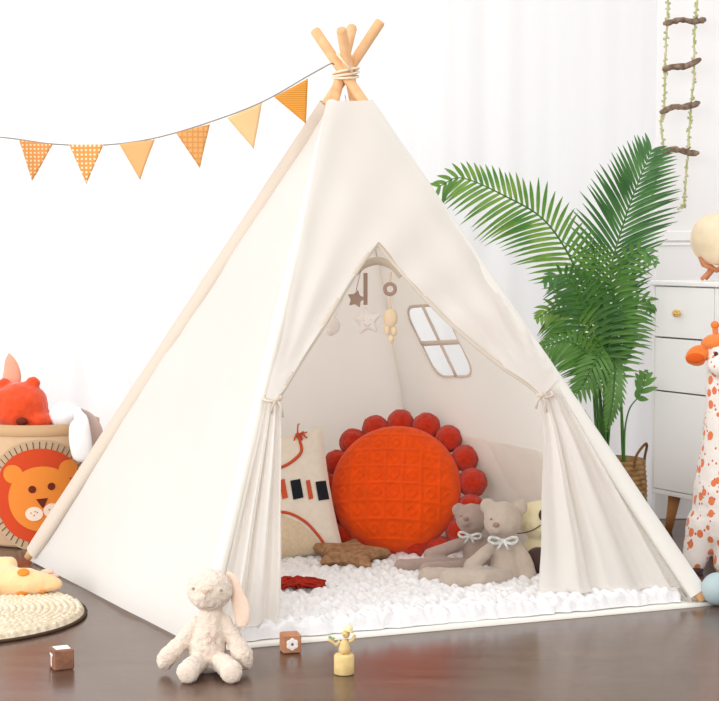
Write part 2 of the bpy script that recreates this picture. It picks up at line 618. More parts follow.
# picture rail moulding
zr = at(690, 236, WALL_Y).z
t = MB()
t.box(((wx + 4.5) / 2, WALL_Y - 0.004, zr), (4.5 - wx, 0.008, 0.035), bev=0.003)
t.box(((wx + 4.5) / 2, WALL_Y - 0.003, zr - 0.028), (4.5 - wx, 0.006, 0.010), bev=0.002)
struct(t.build('trim_1', M['trim']))
# tall window behind the sheer curtains: frame and mullions standing on the floor
wf = MB()
WX0, WX1, WZ = -3.4, wx - 0.02, 2.8
for x in (WX0, (WX0 + WX1) / 2, WX1):
    wf.box((x, 5.98, WZ / 2), (0.05, 0.05, WZ), bev=0.004)
for z in (0.03, WZ - 0.03):
    wf.box(((WX0 + WX1) / 2, 5.98, z), (WX1 - WX0, 0.048, 0.06), bev=0.004)
struct(wf.build('window_1', M['trim']))

def curtain_panel(x0, x1, seed, label):
    mb = MB()
    n = int((x1 - x0) / 0.012)
    zs = [0.012, 0.4, 0.8, 1.2, 1.6, 2.0, 2.4, 2.75]
    rnd = random.Random(seed)
    ks = [(rnd.uniform(9, 13), rnd.uniform(0, 6), 0.016), (rnd.uniform(20, 30), rnd.uniform(0, 6), 0.012), (rnd.uniform(42, 60), rnd.uniform(0, 6), 0.006)]
    vs_, fs = [], []
    for i in range(n + 1):
        x = x0 + (x1 - x0) * i / n
        for z in zs:
            y = 5.80
            for k, p, a in ks:
                y += a * math.sin(k * x + p + 0.25 * math.sin(z * 1.3 + p))
            vs_.append((x, y, z))
    m_ = len(zs)
    for i in range(n):
        for j in range(m_ - 1):
            fs.append((i * m_ + j, (i + 1) * m_ + j, (i + 1) * m_ + j + 1, i * m_ + j + 1))
    mb.add(vs_, fs)
    o = mb.build('sheer_curtain', M['curtain'])
    tag(o, label, 'curtain')
    return o
cx0, cx1, cx2 = -3.4, at(236, 300, 5.8).x, at(655, 300, 5.8).x
curtain_panel(cx0, cx1 - 0.005, 3, 'white sheer floor-length curtain on the left, behind the bunting flags')
curtain_panel(cx1 + 0.005, cx2, 5, 'white sheer floor-length curtain behind the teepee top and the palm')
rod = MB()
rod.tube([(-3.5, 5.80, 2.79), (1.4, 5.80, 2.79)], 0.012, 12)
tag(rod.build('curtain_rod', M['trim']), 'white curtain rod carrying both sheer curtains above the picture', 'curtain rod')

# ------------------------------------------------------------------ the teepee
FL, FR, BL, BR = flo(200, 651), flo(703, 605), flo(28, 562), flo(432, 530)
cen = (FL + FR + BL + BR) / 4
ap = at(345, 73, cen.y)
AP = Vector((cen.x * 0 + ap.x, cen.y, ap.z))
tp = empty('teepee', (cen.x, cen.y, 0), 'cream canvas play teepee with wooden poles and tied-back door flaps on the brown floor', 'tent')
def edge(c, t):
    return c + (AP - c) * t
# poles, each passing beside the others at the lashing
corners = [FL, FR, BR, BL]
for i, c in enumerate(corners):
    d = (AP - c).normalized()
    tang = Vector((0, 0, 1)).cross(d).normalized()
    off = tang * 0.0125
    ext = {0: 1.098, 1: 1.085, 2: 1.080, 3: 1.10}[i]
    a = c + Vector((0, 0, 0.012))
    L = (AP + off - a)
    top = a + L * ext
    mb = MB()
    mb.tube([a, a + L * 0.02, a + L * 0.5, a + L * (ext - 0.004), top], [0.0125, 0.0145, 0.0145, 0.0145, 0.012], 16)
    mb.build('pole', M['pine'], tp)
# rope lashing
rp = MB()
for k in range(3):
    z = AP.z - 0.010 + k * 0.0075
    pts = []
    for j in range(33):
        t = 2 * PI * j / 32
        r = 0.035 + 0.003 * math.sin(3 * t + k)
        pts.append(Vector((AP.x + r * math.cos(t), AP.y + r * math.sin(t), z + 0.008 * math.sin(t + k * 0.7))))
    rp.tube(pts, 0.0036, 8, False)
rp.tube([Vector((AP.x + 0.02, AP.y - 0.033, AP.z)), Vector((AP.x - 0.01, AP.y - 0.04, AP.z + 0.035)), Vector((AP.x - 0.022, AP.y - 0.03, AP.z + 0.05))], 0.0035, 8)
rp.build('rope_lashing', M['rope'], tp)
# pole sleeves, double canvas
TT = 0.938
for i, c in enumerate(corners):
    mb = MB()
    path, rad = [], []
    r0_ = {0: 0.0185, 1: 0.0265, 2: 0.0175, 3: 0.034}[i]
    dd_ = (AP - c).normalized()
    tg_ = Vector((0, 0, 1)).cross(dd_).normalized() * 0.0125
    for k in range(25):
        t = 0.014 + (TT - 0.014) * k / 24
        p = edge(c, t) + Vector((0, 0, 0.012 * (1 - t)))
        p = p + tg_ * t
        if i == 3:
            p = p + (FL - BL).normalized() * 0.008
        path.append(p)
        rad.append(r0_ + (0.003 if i else 0.0006) * abs(nz(p, 9, i + 8)))
    fl_ = None
    if i in (1, 3):
        fl_ = (0.58, (FR - FL if i == 1 else FL - BL).cross(AP - c))
    mb.tube(path, rad, 16, False, fl_)
    mb.build('pole_sleeve', M['canvas_seam'] if i in (0, 1, 2) else M['canvas_double_dim'], tp)

def plane_of(a, b_, c):
    n = (b_ - a).cross(c - a).normalized()
    return n
def panel3(a, b_, poly, holes, sp, disp, name, m, off=0.0, parent=tp):
    """panel in plane a, b_, AP; poly in 3-D; disp(p) displacement along the outward normal"""
    n = plane_of(a, b_, AP)
    if n.dot(a - Vector((cen.x, cen.y, 0.3))) < 0:
        n = -n
    e1 = (b_ - a).normalized()
    e2 = n.cross(e1).normalized()
    if e2.z < 0:
        e2 = -e2
    def to2(p):
        q = p - a
        return (q.dot(e1), q.dot(e2))
    def fn(u, v):
        p = a + e1 * u + e2 * v
        return p + n * (off + disp(p, u, v))
    mb = MB()
    fill([to2(p) for p in poly], [[to2(p) for p in h] for h in holes], sp, fn, mb)
    return mb.build(name, m, parent)

def sag(seed, amp=0.009):
    def f(p, u, v):
        return amp * nz(p, 3.0, seed) + amp * 0.35 * nz(p, 11.0, seed + 4) - 0.008
    return f
# left wall
panel3(FL, BL, [edge(FL, 0.004), edge(BL, 0.004), edge(BL, TT), edge(FL, TT)], [], 0.035, sag(1, 0.012), 'left_wall', M['canvas'], 0.010)
panel3(BL, BR, [edge(BL, 0.004), edge(BR, 0.004), edge(BR, TT), edge(BL, TT)], [], 0.035, sag(2, 0.012), 'back_wall', M['canvas'], -0.016)
# right wall with the window opening
nR = plane_of(FR, BR, AP)
nRo = nR if nR.dot(FR - Vector((cen.x, cen.y, 0.3))) > 0 else -nR
WP = FR - nRo * 0.024
wq = [onplane(x, y, WP, nR) for x, y in ((404, 307), (442, 304), (476, 376), (438, 377))]
def bil(u, v, q=None):
    q = q or wq
    return (q[0] * (1 - u) + q[1] * u) * (1 - v) + (q[3] * (1 - u) + q[2] * u) * v
def rrect(u0, v0, u1, v1, r):
    out = []
    for (cx, cy, a0) in ((u1 - r, v1 - r, 0), (u0 + r, v1 - r, 90), (u0 + r, v0 + r, 180), (u1 - r, v0 + r, 270)):
        for k in range(6):
            a = math.radians(a0 + 18 * k)
            out.append(bil(cx + r * math.cos(a), cy + r * math.sin(a)))
    return out
hole = rrect(0, 0, 1, 1, 0.22)
panel3(FR, BR, [edge(FR, 0.004), edge(BR, 0.004), edge(BR, TT), edge(FR, TT)], [hole], 0.03, sag(3, 0.010), 'right_wall', M['canvas'], -0.016)
wo = MB()
nRo = nR if nR.dot(FR - Vector((cen.x, cen.y, 0.3))) > 0 else -nR
def lift(p, o=0.003):
    return p + nRo * (o - 0.004)
rim = [lift(p) for p in hole]
wo.tube(rim + [rim[0]], 0.005, 8, False, (0.4, nRo))
wo.tube([lift(bil(0.5, v / 8)) for v in range(9)], 0.008, 8, True, (0.35, nRo))
wo.tube([lift(bil(u / 8, 0.52)) for u in range(9)], 0.008, 8, True, (0.35, nRo))
wo.build('window_frame', M['canvas_double_dim'], tp)
# pocket panel along the inside of the right wall
pk = [onplane(x, y, FR, nR) for x, y in ((420, 420), (455, 425), (500, 437), (548, 446), (600, 565), (440, 530))]
panel3(FR, BR, pk, [], 0.03, lambda p, u, v: -0.028 + 0.010 * nz(p, 8, 2) + 0.004 * nz(p, 22, 5), 'wall_pocket', M['canvas'], 0.0)

# front: yoke above the doorway, gathered towards the two ties
nF = plane_of(FL, FR, AP)
if nF.dot(FL - Vector((cen.x, cen.y, 0.3))) < 0:
    nF = -nF
def fp(x, y):
    return onplane(x, y, FL, nF)
tieL, tieR = fp(269, 402), fp(540, 398)
yoke = [(323, 106), (366, 106), (412, 172), (458, 240), (505, 310), (553, 383), (538, 400),
        (520, 385), (498, 370), (468, 346), (438, 319), (408, 287), (388, 264), (374, 247),
        (362, 262), (343, 291), (322, 326), (300, 360), (279, 396), (270, 404), (262, 402),
        (276, 350), (290, 285), (299, 232), (311, 170)]
def rad_fold(p, tie, k, amp, ph):
    q = p - tie
    ang = math.atan2(q.z, q.x)
    r = q.length
    return amp * min(1.0, r / 0.25) * math.exp(-(r / 0.7) ** 2) * math.sin(k * ang + ph)
def yoke_disp(p, u, v):
    return rad_fold(p, tieL, 22, 0.008, 0.5) + rad_fold(p, tieR, 24, 0.009, 1.0) + 0.006 * nz(p, 4, 6)
panel3(FL, FR, [fp(x, y) for x, y in yoke], [], 0.014, yoke_disp, 'front_panel', M['canvas'], 0.029)
# rolled hems along the doorway
hm = MB()
for pts in (((374, 247), (362, 262), (343, 291), (322, 326), (300, 360), (276, 399)),
            ((374, 247), (388, 264), (408, 287), (438, 319), (468, 346), (498, 370), (520, 385), (538, 399))):
    hm.tube(catmull([fp(x, y) + nF * 0.026 for x, y in pts], 6), 0.007, 8, True, (0.5, nF))
hm.build('door_hem', M['canvas_double_dim'], tp)

# hanging flaps below the ties: gathered at the tie, opening into folds
def flap(left_px, right_px, top_off, bot_off, folds, amp, seed, name='door_flap'):
    nL = 34
    Lc = catmull([fp(x, y) for x, y in left_px], 8)
    Rc = catmull([fp(x, y) for x, y in right_px], 8)
    def samp(C, t):
        L = [0]
        for i in range(1, len(C)):
            L.append(L[-1] + (C[i] - C[i - 1]).length)
        s = t * L[-1]
        for i in range(1, len(C)):
            if L[i] >= s:
                return C[i - 1].lerp(C[i], (s - L[i - 1]) / max(1e-9, L[i] - L[i - 1]))
        return C[-1].copy()
    nW = 90
    vs_, fs = [], []
    for i in range(nL + 1):
        t = i / nL
        a, b_ = samp(Lc, t), samp(Rc, t)
        for j in range(nW + 1):
            u = j / nW
            uu = u + 0.03 * math.sin(2 * PI * u * 2 + seed)
            p = a.lerp(b_, u)
            o = top_off + (bot_off * ((1 - u) ** 0.6 if seed > 2 else u) + (0.012 * u if seed > 2 else 0.026 * (1 - u)) - top_off) * t
            A = amp * (0.35 + 0.65 * min(1, t * 2.5))
            w_ = math.sin(2 * PI * folds * uu + seed + 0.8 * t) + 0.35 * math.sin(2 * PI * folds * 2.3 * uu + seed * 2)
            o += A * w_ + 0.004 * nz(p, 6, seed)
            q = p + Vector((nF.x, nF.y, 0)).normalized() * o
            q.z = max(q.z, 0.016 if seed > 2 and u > 0.93 else 0.045)
            vs_.append(q)
    m_ = nW + 1
    for i in range(nL):
        for j in range(nW):
            fs.append((i * m_ + j, i * m_ + j + 1, (i + 1) * m_ + j + 1, (i + 1) * m_ + j))
    mb = MB()
    mb.add(vs_, fs)
    return mb.build(name, M['canvas'], tp)
flap([(261, 398), (252, 440), (238, 500), (222, 572), (206, 640)],
     [(277, 400), (279, 440), (281, 500), (284, 560), (285, 624)], 0.030, -0.03, 3.2, 0.012, 1.3)
flap([(535, 397), (542, 440), (546, 500), (551, 550), (553, 592), (558, 606)],
     [(554, 384), (590, 438), (628, 493), (664, 547), (692, 588), (699, 600)], 0.030, -0.075, 3.4, 0.014, 2.2)
# ties
for q, sgn in ((tieL, 1), (tieR, -1)):
    tb = MB()
    c = q + nF * 0.03
    pts = []
    for j in range(17):
        t = 2 * PI * j / 16
        pts.append(c + Vector((0.021 * math.cos(t), 0.024 * math.sin(t), 0.006 * math.sin(t))))
    tb.tube(pts, 0.005, 8, False, (0.8, Vector((0, 0, 1))))
    k = c + Vector((0.012 * sgn, -0.026, 0))
    tb.ell(k, (0.009, 0.006, 0.008))
    tb.tube([k, k + Vector((0.012, -0.004, -0.02)), k + Vector((0.014, 0, -0.045))], 0.003, 6)
    tb.tube([k, k + Vector((-0.010, -0.004, -0.016)), k + Vector((-0.014, 0, -0.035))], 0.003, 6)
    tb.build('tie', M['canvas_double_dim'], tp)
# ground sheet
gs = MB()
nH = Vector((nF.x, nF.y, 0)).normalized() * 0.018
q = [FL.lerp(FR, 0.03) + nH, FR + nH + (FR - FL) * 0.012, BR, BL.lerp(BR, 0.04)]
ed = []
for i in range(4):
    for k in range(16):
        p = q[i].lerp(q[(i + 1) % 4], k / 16)
        ed.append(p + Vector((0, 0, 0)))
top_ = [Vector((p.x, p.y, 0.0085 + 0.003 * nz(p, 5))) for p in ed]
bot_ = [Vector((p.x, p.y, 0.0005)) for p in ed]
n_ = len(ed)
cc = Vector((cen.x, cen.y, 0.006))
gs.add(top_ + bot_ + [cc], [(i, (i + 1) % n_, 2 * n_) for i in range(n_)] + [(i + n_, (i + 1) % n_ + n_, (i + 1) % n_, i) for i in range(n_)], True)
gs.build('ground_sheet', M['sheet'], tp)

# ------------------------------------------------------------------ fluffy rug inside
def tentuv(u, v):
    a = FL.lerp(FR, u)
    b_ = BL.lerp(BR, u)
    p = a.lerp(b_, v)
    return Vector((p.x, p.y, 0))
RUG_Z = 0.034
def rug():
    nu, nv = 290, 220
    u0, u1, v0, v1 = 0.045, 0.960, 0.006, 0.80
    vs_, fs = [], []
    for i in range(nu + 1):
        for j in range(nv + 1):
            u = u0 + (u1 - u0) * i / nu
            v = v0 + (v1 - v0) * j / nv
            p = tentuv(u, v)
            eu = min(i, nu - i) / nu * (u1 - u0) * 1.3
            ev = min(j, nv - j) / nv * (v1 - v0) * 1.27
            e = min(eu, ev)
            prof = math.sqrt(max(0.0, 1 - (1 - min(1, e / 0.022)) ** 2))
            q = Vector((p.x * 46 + 0.6 * nz(p, 20), p.y * 34, 0))
            d = noise.voronoi(q)[0][0]
            bump = max(0.0, 1 - d * d * 1.5)
            h = 0.024 + 0.017 * bump + 0.004 * nz(p, 60) + 0.005 * nz(p, 7)
            z = 0.0115 + h * prof
            if prof < 0.95:
                p = p + Vector((nz(p, 30, 2), nz(p, 30, 9), 0)) * 0.014 * (1 - prof)
            vs_.append((p.x, p.y, z))
    m_ = nv + 1
    for i in range(nu):
        for j in range(nv):
            fs.append((i * m_ + j, (i + 1) * m_ + j, (i + 1) * m_ + j + 1, i * m_ + j + 1))
    mb = MB()
    mb.add(vs_, fs)
    o = mb.build('fluffy_rug', M['rug'], None, tuple(tentuv(0.5, 0.4)))
    tag(o, 'white chunky fluffy rug spread inside the teepee', 'rug')
rug()

# ------------------------------------------------------------------ patterned pillow
def pillow():
    S = 0.187
    base = flo(262, 560, RUG_Z)
    c = at(270, 501, 4.88)
    rz, lean = math.radians(-4), math.radians(16)
    R = Matrix.Rotation(rz, 3, 'Z') @ Matrix.Rotation(-lean, 3, 'X') @ Matrix.Rotation(math.radians(-11), 3, 'Y')
    e1, e3, en = R @ Vector((1, 0, 0)), R @ Vector((0, 0, 1)), R @ Vector((0, -1, 0))
    # e1 right, e3 up, en towards viewer
    def surf(u, v, side=1, lift=0.0):
        a, b_ = abs(u) / S, abs(v) / S
        a = min(a, 1); b_ = min(b_, 1)
        h = 0.065 * ((1 - a ** 2.6) * (1 - b_ ** 2.6)) ** 0.42
        h += 0.004 * nz((u, v, side), 14) * min(1, h * 40)
        pin = 1 - 0.05 * (1 - b_ * b_) * a ** 2
        pin2 = 1 - 0.05 * (1 - a * a) * b_ ** 2
        return c + e1 * (u * pin) + e3 * (v * pin2) + en * (side * h + lift * 1.0)
    root = empty('patterned_pillow', (c.x, c.y, RUG_Z), 'cream square pillow with rust loops and black stripes leaning behind the left flap', 'pillow')
    mb = MB()
    n = 40
    for side in (1, -1):
        vs_, fs = [], []
        for i in range(n + 1):
            for j in range(n + 1):
                vs_.append(surf(-S + 2 * S * i / n, -S + 2 * S * j / n, side))
        for i in range(n):
            for j in range(n):
                f = (i * (n + 1) + j, (i + 1) * (n + 1) + j, (i + 1) * (n + 1) + j + 1, i * (n + 1) + j + 1)
                fs.append(f if side == 1 else f[::-1])
        mb.add(vs_, fs)
    mb.build('pillow_case', M['pillow'], root)
    # local frame: find pixel -> (u, v) on the mid plane
    def loc(px, py):
        p = onplane(px, py, c + en * 0.045, en) - c
        return (p.dot(e1), p.dot(e3))
    # stripes
    for x0, x1, m in ((280, 289, 'rust_yarn'), (291, 305, 'black_yarn'), (307, 315, 'rust_yarn'), (317, 332, 'black_yarn'), (262, 272, 'black_yarn'), (253, 258, 'rust_yarn'), (235, 246, 'black_yarn')):
        a, b_ = loc(x0, 481), loc(x1, 499.5)
        u0, u1 = a[0], a[0] + (b_[0] - a[0])
        v0, v1 = loc((x0 + x1) / 2, 500)[1], loc((x0 + x1) / 2, 480)[1]
        s = MB()
        fill([(u0, v0), (u1, v0 + 0.002), (u1 - 0.001, v1), (u0, v1 - 0.001)], [], 0.006, lambda u, v: surf(u, v, 1, 0.003), s)
        s.build('stripe', M[m], root)
    # arcs and loops of yarn
    def yarn(pts, r, name):
        y = MB()
        P = [loc(*p) for p in pts]
        C = catmull([Vector((p[0], p[1], 0)) for p in P], 8)
        y.tube([surf(p.x, p.y, 1, 0.002) for p in C], r, 8)
        y.build(name, M['rust_yarn'], root)
    yarn([(210, 560), (225, 530), (255, 516), (284, 513), (304, 521), (318, 535), (329, 552)], 0.0042, 'yarn_arc')
    yarn([(245, 475), (262, 473), (282, 468), (295, 460), (302, 451), (300, 440), (297, 433)], 0.0045, 'yarn_loop')
    pt = MB()
    A = [loc(x, y) for x, y in ((212, 558), (227, 533), (255, 520), (284, 516), (302, 524), (315, 537), (325, 553))]
    fill(A + [(A[-1][0], -S * 0.95), (A[0][0], -S * 0.95)], [], 0.012, lambda u, v: surf(u, v, 1, 0.0012), pt)
    pt.build('woven_patch', M['pillow_tan'], root)
    ts = MB()
    k = loc(297, 433)
    k3 = surf(k[0], min(k[1], S * 0.98), 1, 0.006)
    rnd = random.Random(2)
    ts.ell(k3, (0.007, 0.007, 0.008))
    ts.tube([k3, k3 + Vector((0.001, -0.003, 0.03)), k3 + Vector((0.006, -0.002, 0.034))], 0.0025, 6)
    for q in range(11):
        dx = rnd.uniform(-0.014, 0.03)
        dz = rnd.uniform(-0.03, 0.012)
        ts.tube([k3, k3 + Vector((dx * 0.6, -0.008, dz * 0.3 + 0.004)), k3 + Vector((dx, -0.006, dz))], 0.0022, 5)
    ts.build('tassel', M['rust_yarn'], root)
pillow()

# ------------------------------------------------------------------ round pompom cushion
def pom_mesh(m, r=0.037):
    mb = MB()
    mb.ell((0, 0, 0), r, None, 40, 26)
    vs_ = []
    for v in mb.v:
        n = v.normalized()
        vs_.append(v + n * (0.0030 * nz(v, 60) + 0.0015 * nz(v, 300, 3)))
    mb.v = vs_
    me = mb
    return me
def cushion():
    R_ = 0.192
    c = at(396, 489, 4.95)
    lean = math.radians(25)
    R = Matrix.Rotation(math.radians(-9), 3, 'Z') @ Matrix.Rotation(-lean, 3, 'X')
    e1, e3, en = R @ Vector((1, 0, 0)), R @ Vector((0, 0, 1)), R @ Vector((0, -1, 0))
    root = empty('pompom_cushion', (c.x, c.y, RUG_Z), 'round orange knitted cushion edged with red pompoms at the back of the teepee', 'cushion')
    mb = MB()
    nr, na = 90, 200
    for side in (1, -1):
        vs_, fs = [], []
        for i in range(nr + 1):
            r = R_ * i / nr
            for j in range(na):
                t = 2 * PI * j / na
                u, v = r * math.cos(t), r * math.sin(t)
                h = 0.095 * max(0.0, 1 - (r / R_) ** 2.4) ** 0.5
                if side == 1:
                    g = 0.052
                    a = ((u + 0.02) / g + 0.05 * math.sin(v * 20)) % 1.0
                    b_ = ((v + 0.01) / g) % 1.0
                    rd = 0
                    rd += math.exp(-((min(a, 1 - a)) / 0.07) ** 2)
                    rd = max(rd, math.exp(-((min(b_, 1 - b_)) / 0.07) ** 2))
                    dd = abs(abs(a - 0.5) + abs(b_ - 0.5) - 0.27)
                    rd = max(rd, 0.8 * math.exp(-(dd / 0.07) ** 2))
                    h += (0.0065 * rd + 0.0012 * math.sin(u * 700) * math.sin(v * 700)) * min(1, (1 - r / R_) * 8)
                vs_.append(c + e1 * u + e3 * v + en * (side * h))
        for i in range(nr):
            for j in range(na):
                f = (i * na + j, (i + 1) * na + j, (i + 1) * na + (j + 1) % na, i * na + (j + 1) % na)
                fs.append(f if side == 1 else f[::-1])
        mb.add(vs_, fs)
    mb.build('knitted_cover', M['orange_knit'], root)
    proto = pom_mesh(M['red_pom'], 0.042)
    first = None
    n = 17
    for k in range(n):
        t = PI / 2 + 2 * PI * k / n + 0.06
        rr = R_ + 0.020
        p = c + e1 * (rr * math.cos(t) + 0.012) + e3 * (rr * math.sin(t)) - en * 0.022
        if p.z < RUG_Z + 0.02:
            p = p + en * (-0.01)
            p.z = RUG_Z + 0.034
        loc_ = p - root.location
        if first is None:
            first = proto.build('pompom', M['red_pom'])
            first.parent = root
            o = first
        else:
            o = first.copy()
            col.objects.link(o)
            o.parent = root
        o.location = loc_
        o.rotation_euler = (k * 1.1, k * 0.7, k * 1.9)
        s = 0.94 + 0.1 * random.random()
        o.scale = (s, s, s)
cushion()

# ------------------------------------------------------------------ star shapes
def star_poly(r1, r2, n=5, rot=PI / 2, rnd_=3):
    pts = []
    for k in range(2 * n):
        r = r1 if k % 2 == 0 else r2
        a = rot + PI * k / n
        pts.append(Vector((r * math.cos(a), r * math.sin(a), 0)))
    # soften corners
    out = []
    m_ = len(pts)
    for i in range(m_):
        a, b_, c = pts[i - 1], pts[i], pts[(i + 1) % m_]
        s = 0.22
        p0 = b_.lerp(a, s)
        p2 = b_.lerp(c, s)
        for k in range(rnd_ + 1):
            t = k / rnd_
            q = p0 * (1 - t) ** 2 + b_ * 2 * t * (1 - t) + p2 * t * t
            out.append((q.x, q.y))
    return out
def puffy(poly, fn, th, sp, mb):
    """pillow-like solid from a 2-D polygon; fn(u, v, w) -> point"""
    ptl = [Vector((p[0], p[1])) for p in resample(poly, sp)]
    def h(u, v):
        q = Vector((u, v))
        d = 1e9
        for i in range(len(ptl)):
            a, b_ = ptl[i], ptl[(i + 1) % len(ptl)]
            ab = b_ - a
            t = max(0, min(1, (q - a).dot(ab) / max(1e-12, ab.length_squared)))
            d = min(d, (q - a - ab * t).length)
        return th * math.sqrt(max(0.0, 1 - (1 - min(1, d / (th * 1.2))) ** 2))
    for side in (1, -1):
        fill(poly, [], sp, lambda u, v, s=side: fn(u, v, s * h(u, v)), mb)
    return mb

mb = MB()
sc_ = flo(350, 561, RUG_Z + 0.012)
Rst = Matrix.Rotation(math.radians(7), 3, 'X') @ Matrix.Rotation(math.radians(2), 3, 'Y') @ Matrix.Rotation(math.radians(-8), 3, 'Z')
puffy(star_poly(0.128, 0.062), lambda u, v, w_: sc_ + Rst @ Vector((u, v, w_ + 0.02)), 0.020, 0.009, mb)
tag(mb.build('star_cushion', M['star_brown'], None, tuple(sc_)), 'small brown starfish-shaped cushion lying on the white rug', 'cushion')

# red tassel lying on the rug
ts = MB()
rnd = random.Random(5)
tb_ = flo(278, 590, RUG_Z + 0.002)
for k in range(80):
    y0 = rnd.uniform(-0.06, 0.04)
    L = rnd.uniform(0.045, 0.125)
    pts = []
    for j in range(6):
        t = j / 5
        pts.append(tb_ + Vector((L * t, y0 * (1 - 0.45 * t) + 0.010 * math.sin(t * 4 + k), 0.012 + 0.012 * math.sin(t * PI) + rnd.uniform(-0.004, 0.008))))
    ts.tube(pts, 0.0028, 5)
pts = []
e0 = tb_ + Vector((0.095, 0.0, 0.012))
for j in range(14):
    t = 2 * PI * j / 12
    pts.append(e0 + Vector((0.015 + 0.011 * -math.cos(t), 0.012 * math.sin(t), 0.006)))
ts.tube(pts, 0.0022, 6)
ts.ell(tb_ + Vector((-0.004, -0.004, 0.012)), (0.016, 0.055, 0.018))
tag(ts.build('yarn_tassel', M['tassel_red'], None, tuple(tb_)), 'dark red yarn tassel lying on the white rug by the left flap', 'tassel')

# ------------------------------------------------------------------ seated bears
def bow_mesh(c, s, tilt=0.0):
    mb = MB()
    R = Matrix.Rotation(tilt, 3, 'Y')
    mb.ell(c, (s * 0.18, s * 0.16, s * 0.18))
    for sg in (-1, 1):
        pts = [R @ Vector((sg * x * s, y * s, z * s)) + c for x, y, z in ((0.05, -0.05, 0), (0.45, -0.12, 0.22), (0.85, -0.06, 0.24), (0.9, 0, -0.02), (0.55, -0.1, -0.16), (0.05, -0.05, 0))]
        mb.tube(catmull(pts, 5), s * 0.12, 6)
        pts = [R @ Vector((sg * x * s, y * s, z * s)) + c for x, y, z in ((0.05, -0.08, 0), (0.25, -0.14, -0.35), (0.4, -0.1, -0.6))]
        mb.tube(pts, s * 0.10, 6)
    return mb

def bear(label, m, d, head, hr, ears, torso, arms, legs, bow, nose, eyes):
    base = flo(torso[0][0], 583, RUG_Z)
    root = empty('teddy_bear', (at(torso[0][0], torso[0][1], d).x, d, RUG_Z), label, 'plush toy', 'plush bears sitting on the rug')
    S = d / F
    def Q(px, py, dd=0.0):
        return at(px, py, d + dd)
    pr = [('e', Q(head[0], head[1]), (hr * S, hr * S * 0.95, hr * S * 0.97))]
    mz = Q(nose[0], nose[1] + 2, -hr * S * 0.6)
    pr.append(('e', mz, (hr * S * 0.45, hr * S * 0.5, hr * S * 0.38)))
    for ex, ey, er in ears:
        pr.append(('e', Q(ex, ey, 0.004), (er * S, er * S * 0.55, er * S)))
    pr.append(('c', [(Q(x, y, dd), r * S) for x, y, dd, r in torso]))
    for a in arms + legs:
        pr.append(('c', [(Q(x, y, dd), r * S) for x, y, dd, r in a]))
    plush('body', m, root, pr, 0.0042, 0.0012)
    nb = MB()
    nb.ell(Q(nose[0], nose[1], -hr * S * 1.08), (hr * S * 0.17, hr * S * 0.12, hr * S * 0.13))
    nb.build('nose', M['bear_nose'], root)
    for ex, ey in eyes:
        eb = MB()
        eb.ell(Q(ex, ey, -hr * S * 0.80), (hr * S * 0.07, hr * S * 0.05, hr * S * 0.05))
        eb.build('eye', M['bear_nose'], root)
    bow_mesh(Q(*bow[:3]), bow[3] * S, bow[4]).build('bow', M['bow'], root)
    return root
bear('grey plush bear with a pale neck bow, the darker one sitting against the orange cushion', M['bear_mauve'], 4.72,
     (472, 519), 16, [(459, 510, 7.5), (487, 504, 6.5)],
     [(474, 538, 0, 9), (476, 552, 0, 14), (478, 566, 0, 15)],
     [[(464, 542, -0.01, 6), (446, 549, -0.02, 6.5), (430, 555, -0.03, 7)], [(486, 543, -0.01, 6), (492, 556, -0.02, 7)]],
     [[(470, 567, -0.02, 9), (440, 566, -0.05, 8.5), (402, 567, -0.07, 8.5)], [(478, 566, -0.03, 9), (450, 570, -0.09, 8.5), (428, 571, -0.12, 9)]],
     (470, 536, -0.055, 12, 0.1), (466, 519), [(472, 514), (461, 516)])
bear('light grey plush bear with a pale neck bow, the front one nearest the right flap', M['bear_grey'], 4.56,
     (503, 520), 19.5, [(488, 506, 8.5), (520, 507, 8.5)],
     [(505, 542, 0, 10), (506, 556, 0, 15), (507, 572, 0, 18)],
     [[(493, 546, -0.015, 6), (482, 556, -0.03, 7), (471, 566, -0.04, 7.5)], [(518, 548, -0.01, 6.5), (525, 562, -0.02, 8), (528, 576, -0.02, 9)]],
     [[(500, 576, -0.03, 9), (470, 576, -0.08, 8.5), (428, 577, -0.06, 10)], [(505, 578, -0.05, 9), (480, 579, -0.12, 9), (449, 580, -0.13, 10)]],
     (503, 541, -0.055, 15, 0.0), (496, 525), [(508, 516), (491, 519)])

# yellow plush half hidden behind the right flap
def yellow_toy():
    d = 4.66
    root = empty('plush_dog', (at(545, 560, d).x, d, RUG_Z), 'pale yellow plush with dark nose and paws half hidden behind the right flap', 'plush toy')
    Q = lambda x, y, dd=0.0: at(x, y, d + dd)
    S = d / F
    plush('body', M['yellow_plush'], root, [('e', Q(541, 520), (24 * S, 22 * S, 20 * S)), ('e', Q(545, 556, 0.01), (24 * S, 20 * S, 26 * S))], 0.005)
    n = MB(); n.ell(Q(543, 515, -0.066), (4.5 * S, 3 * S, 6 * S)); n.build('nose', M['dark_plush'], root)
    mth = MB(); mth.tube(catmull([Q(512, 533, -0.030), Q(523, 533, -0.052), Q(533, 530, -0.062), Q(541, 525, -0.066)], 5), 0.0016, 6); mth.build('mouth', M['dark_plush'], root)
    for x, y, dd in ((538, 560, -0.085), (541, 580, -0.10)):
        p = MB(); p.ell(Q(x, y, dd), (13 * S, 10 * S, (13 if y < 570 else 6) * S)); p.build('paw', M['dark_plush'], root)
yellow_toy()

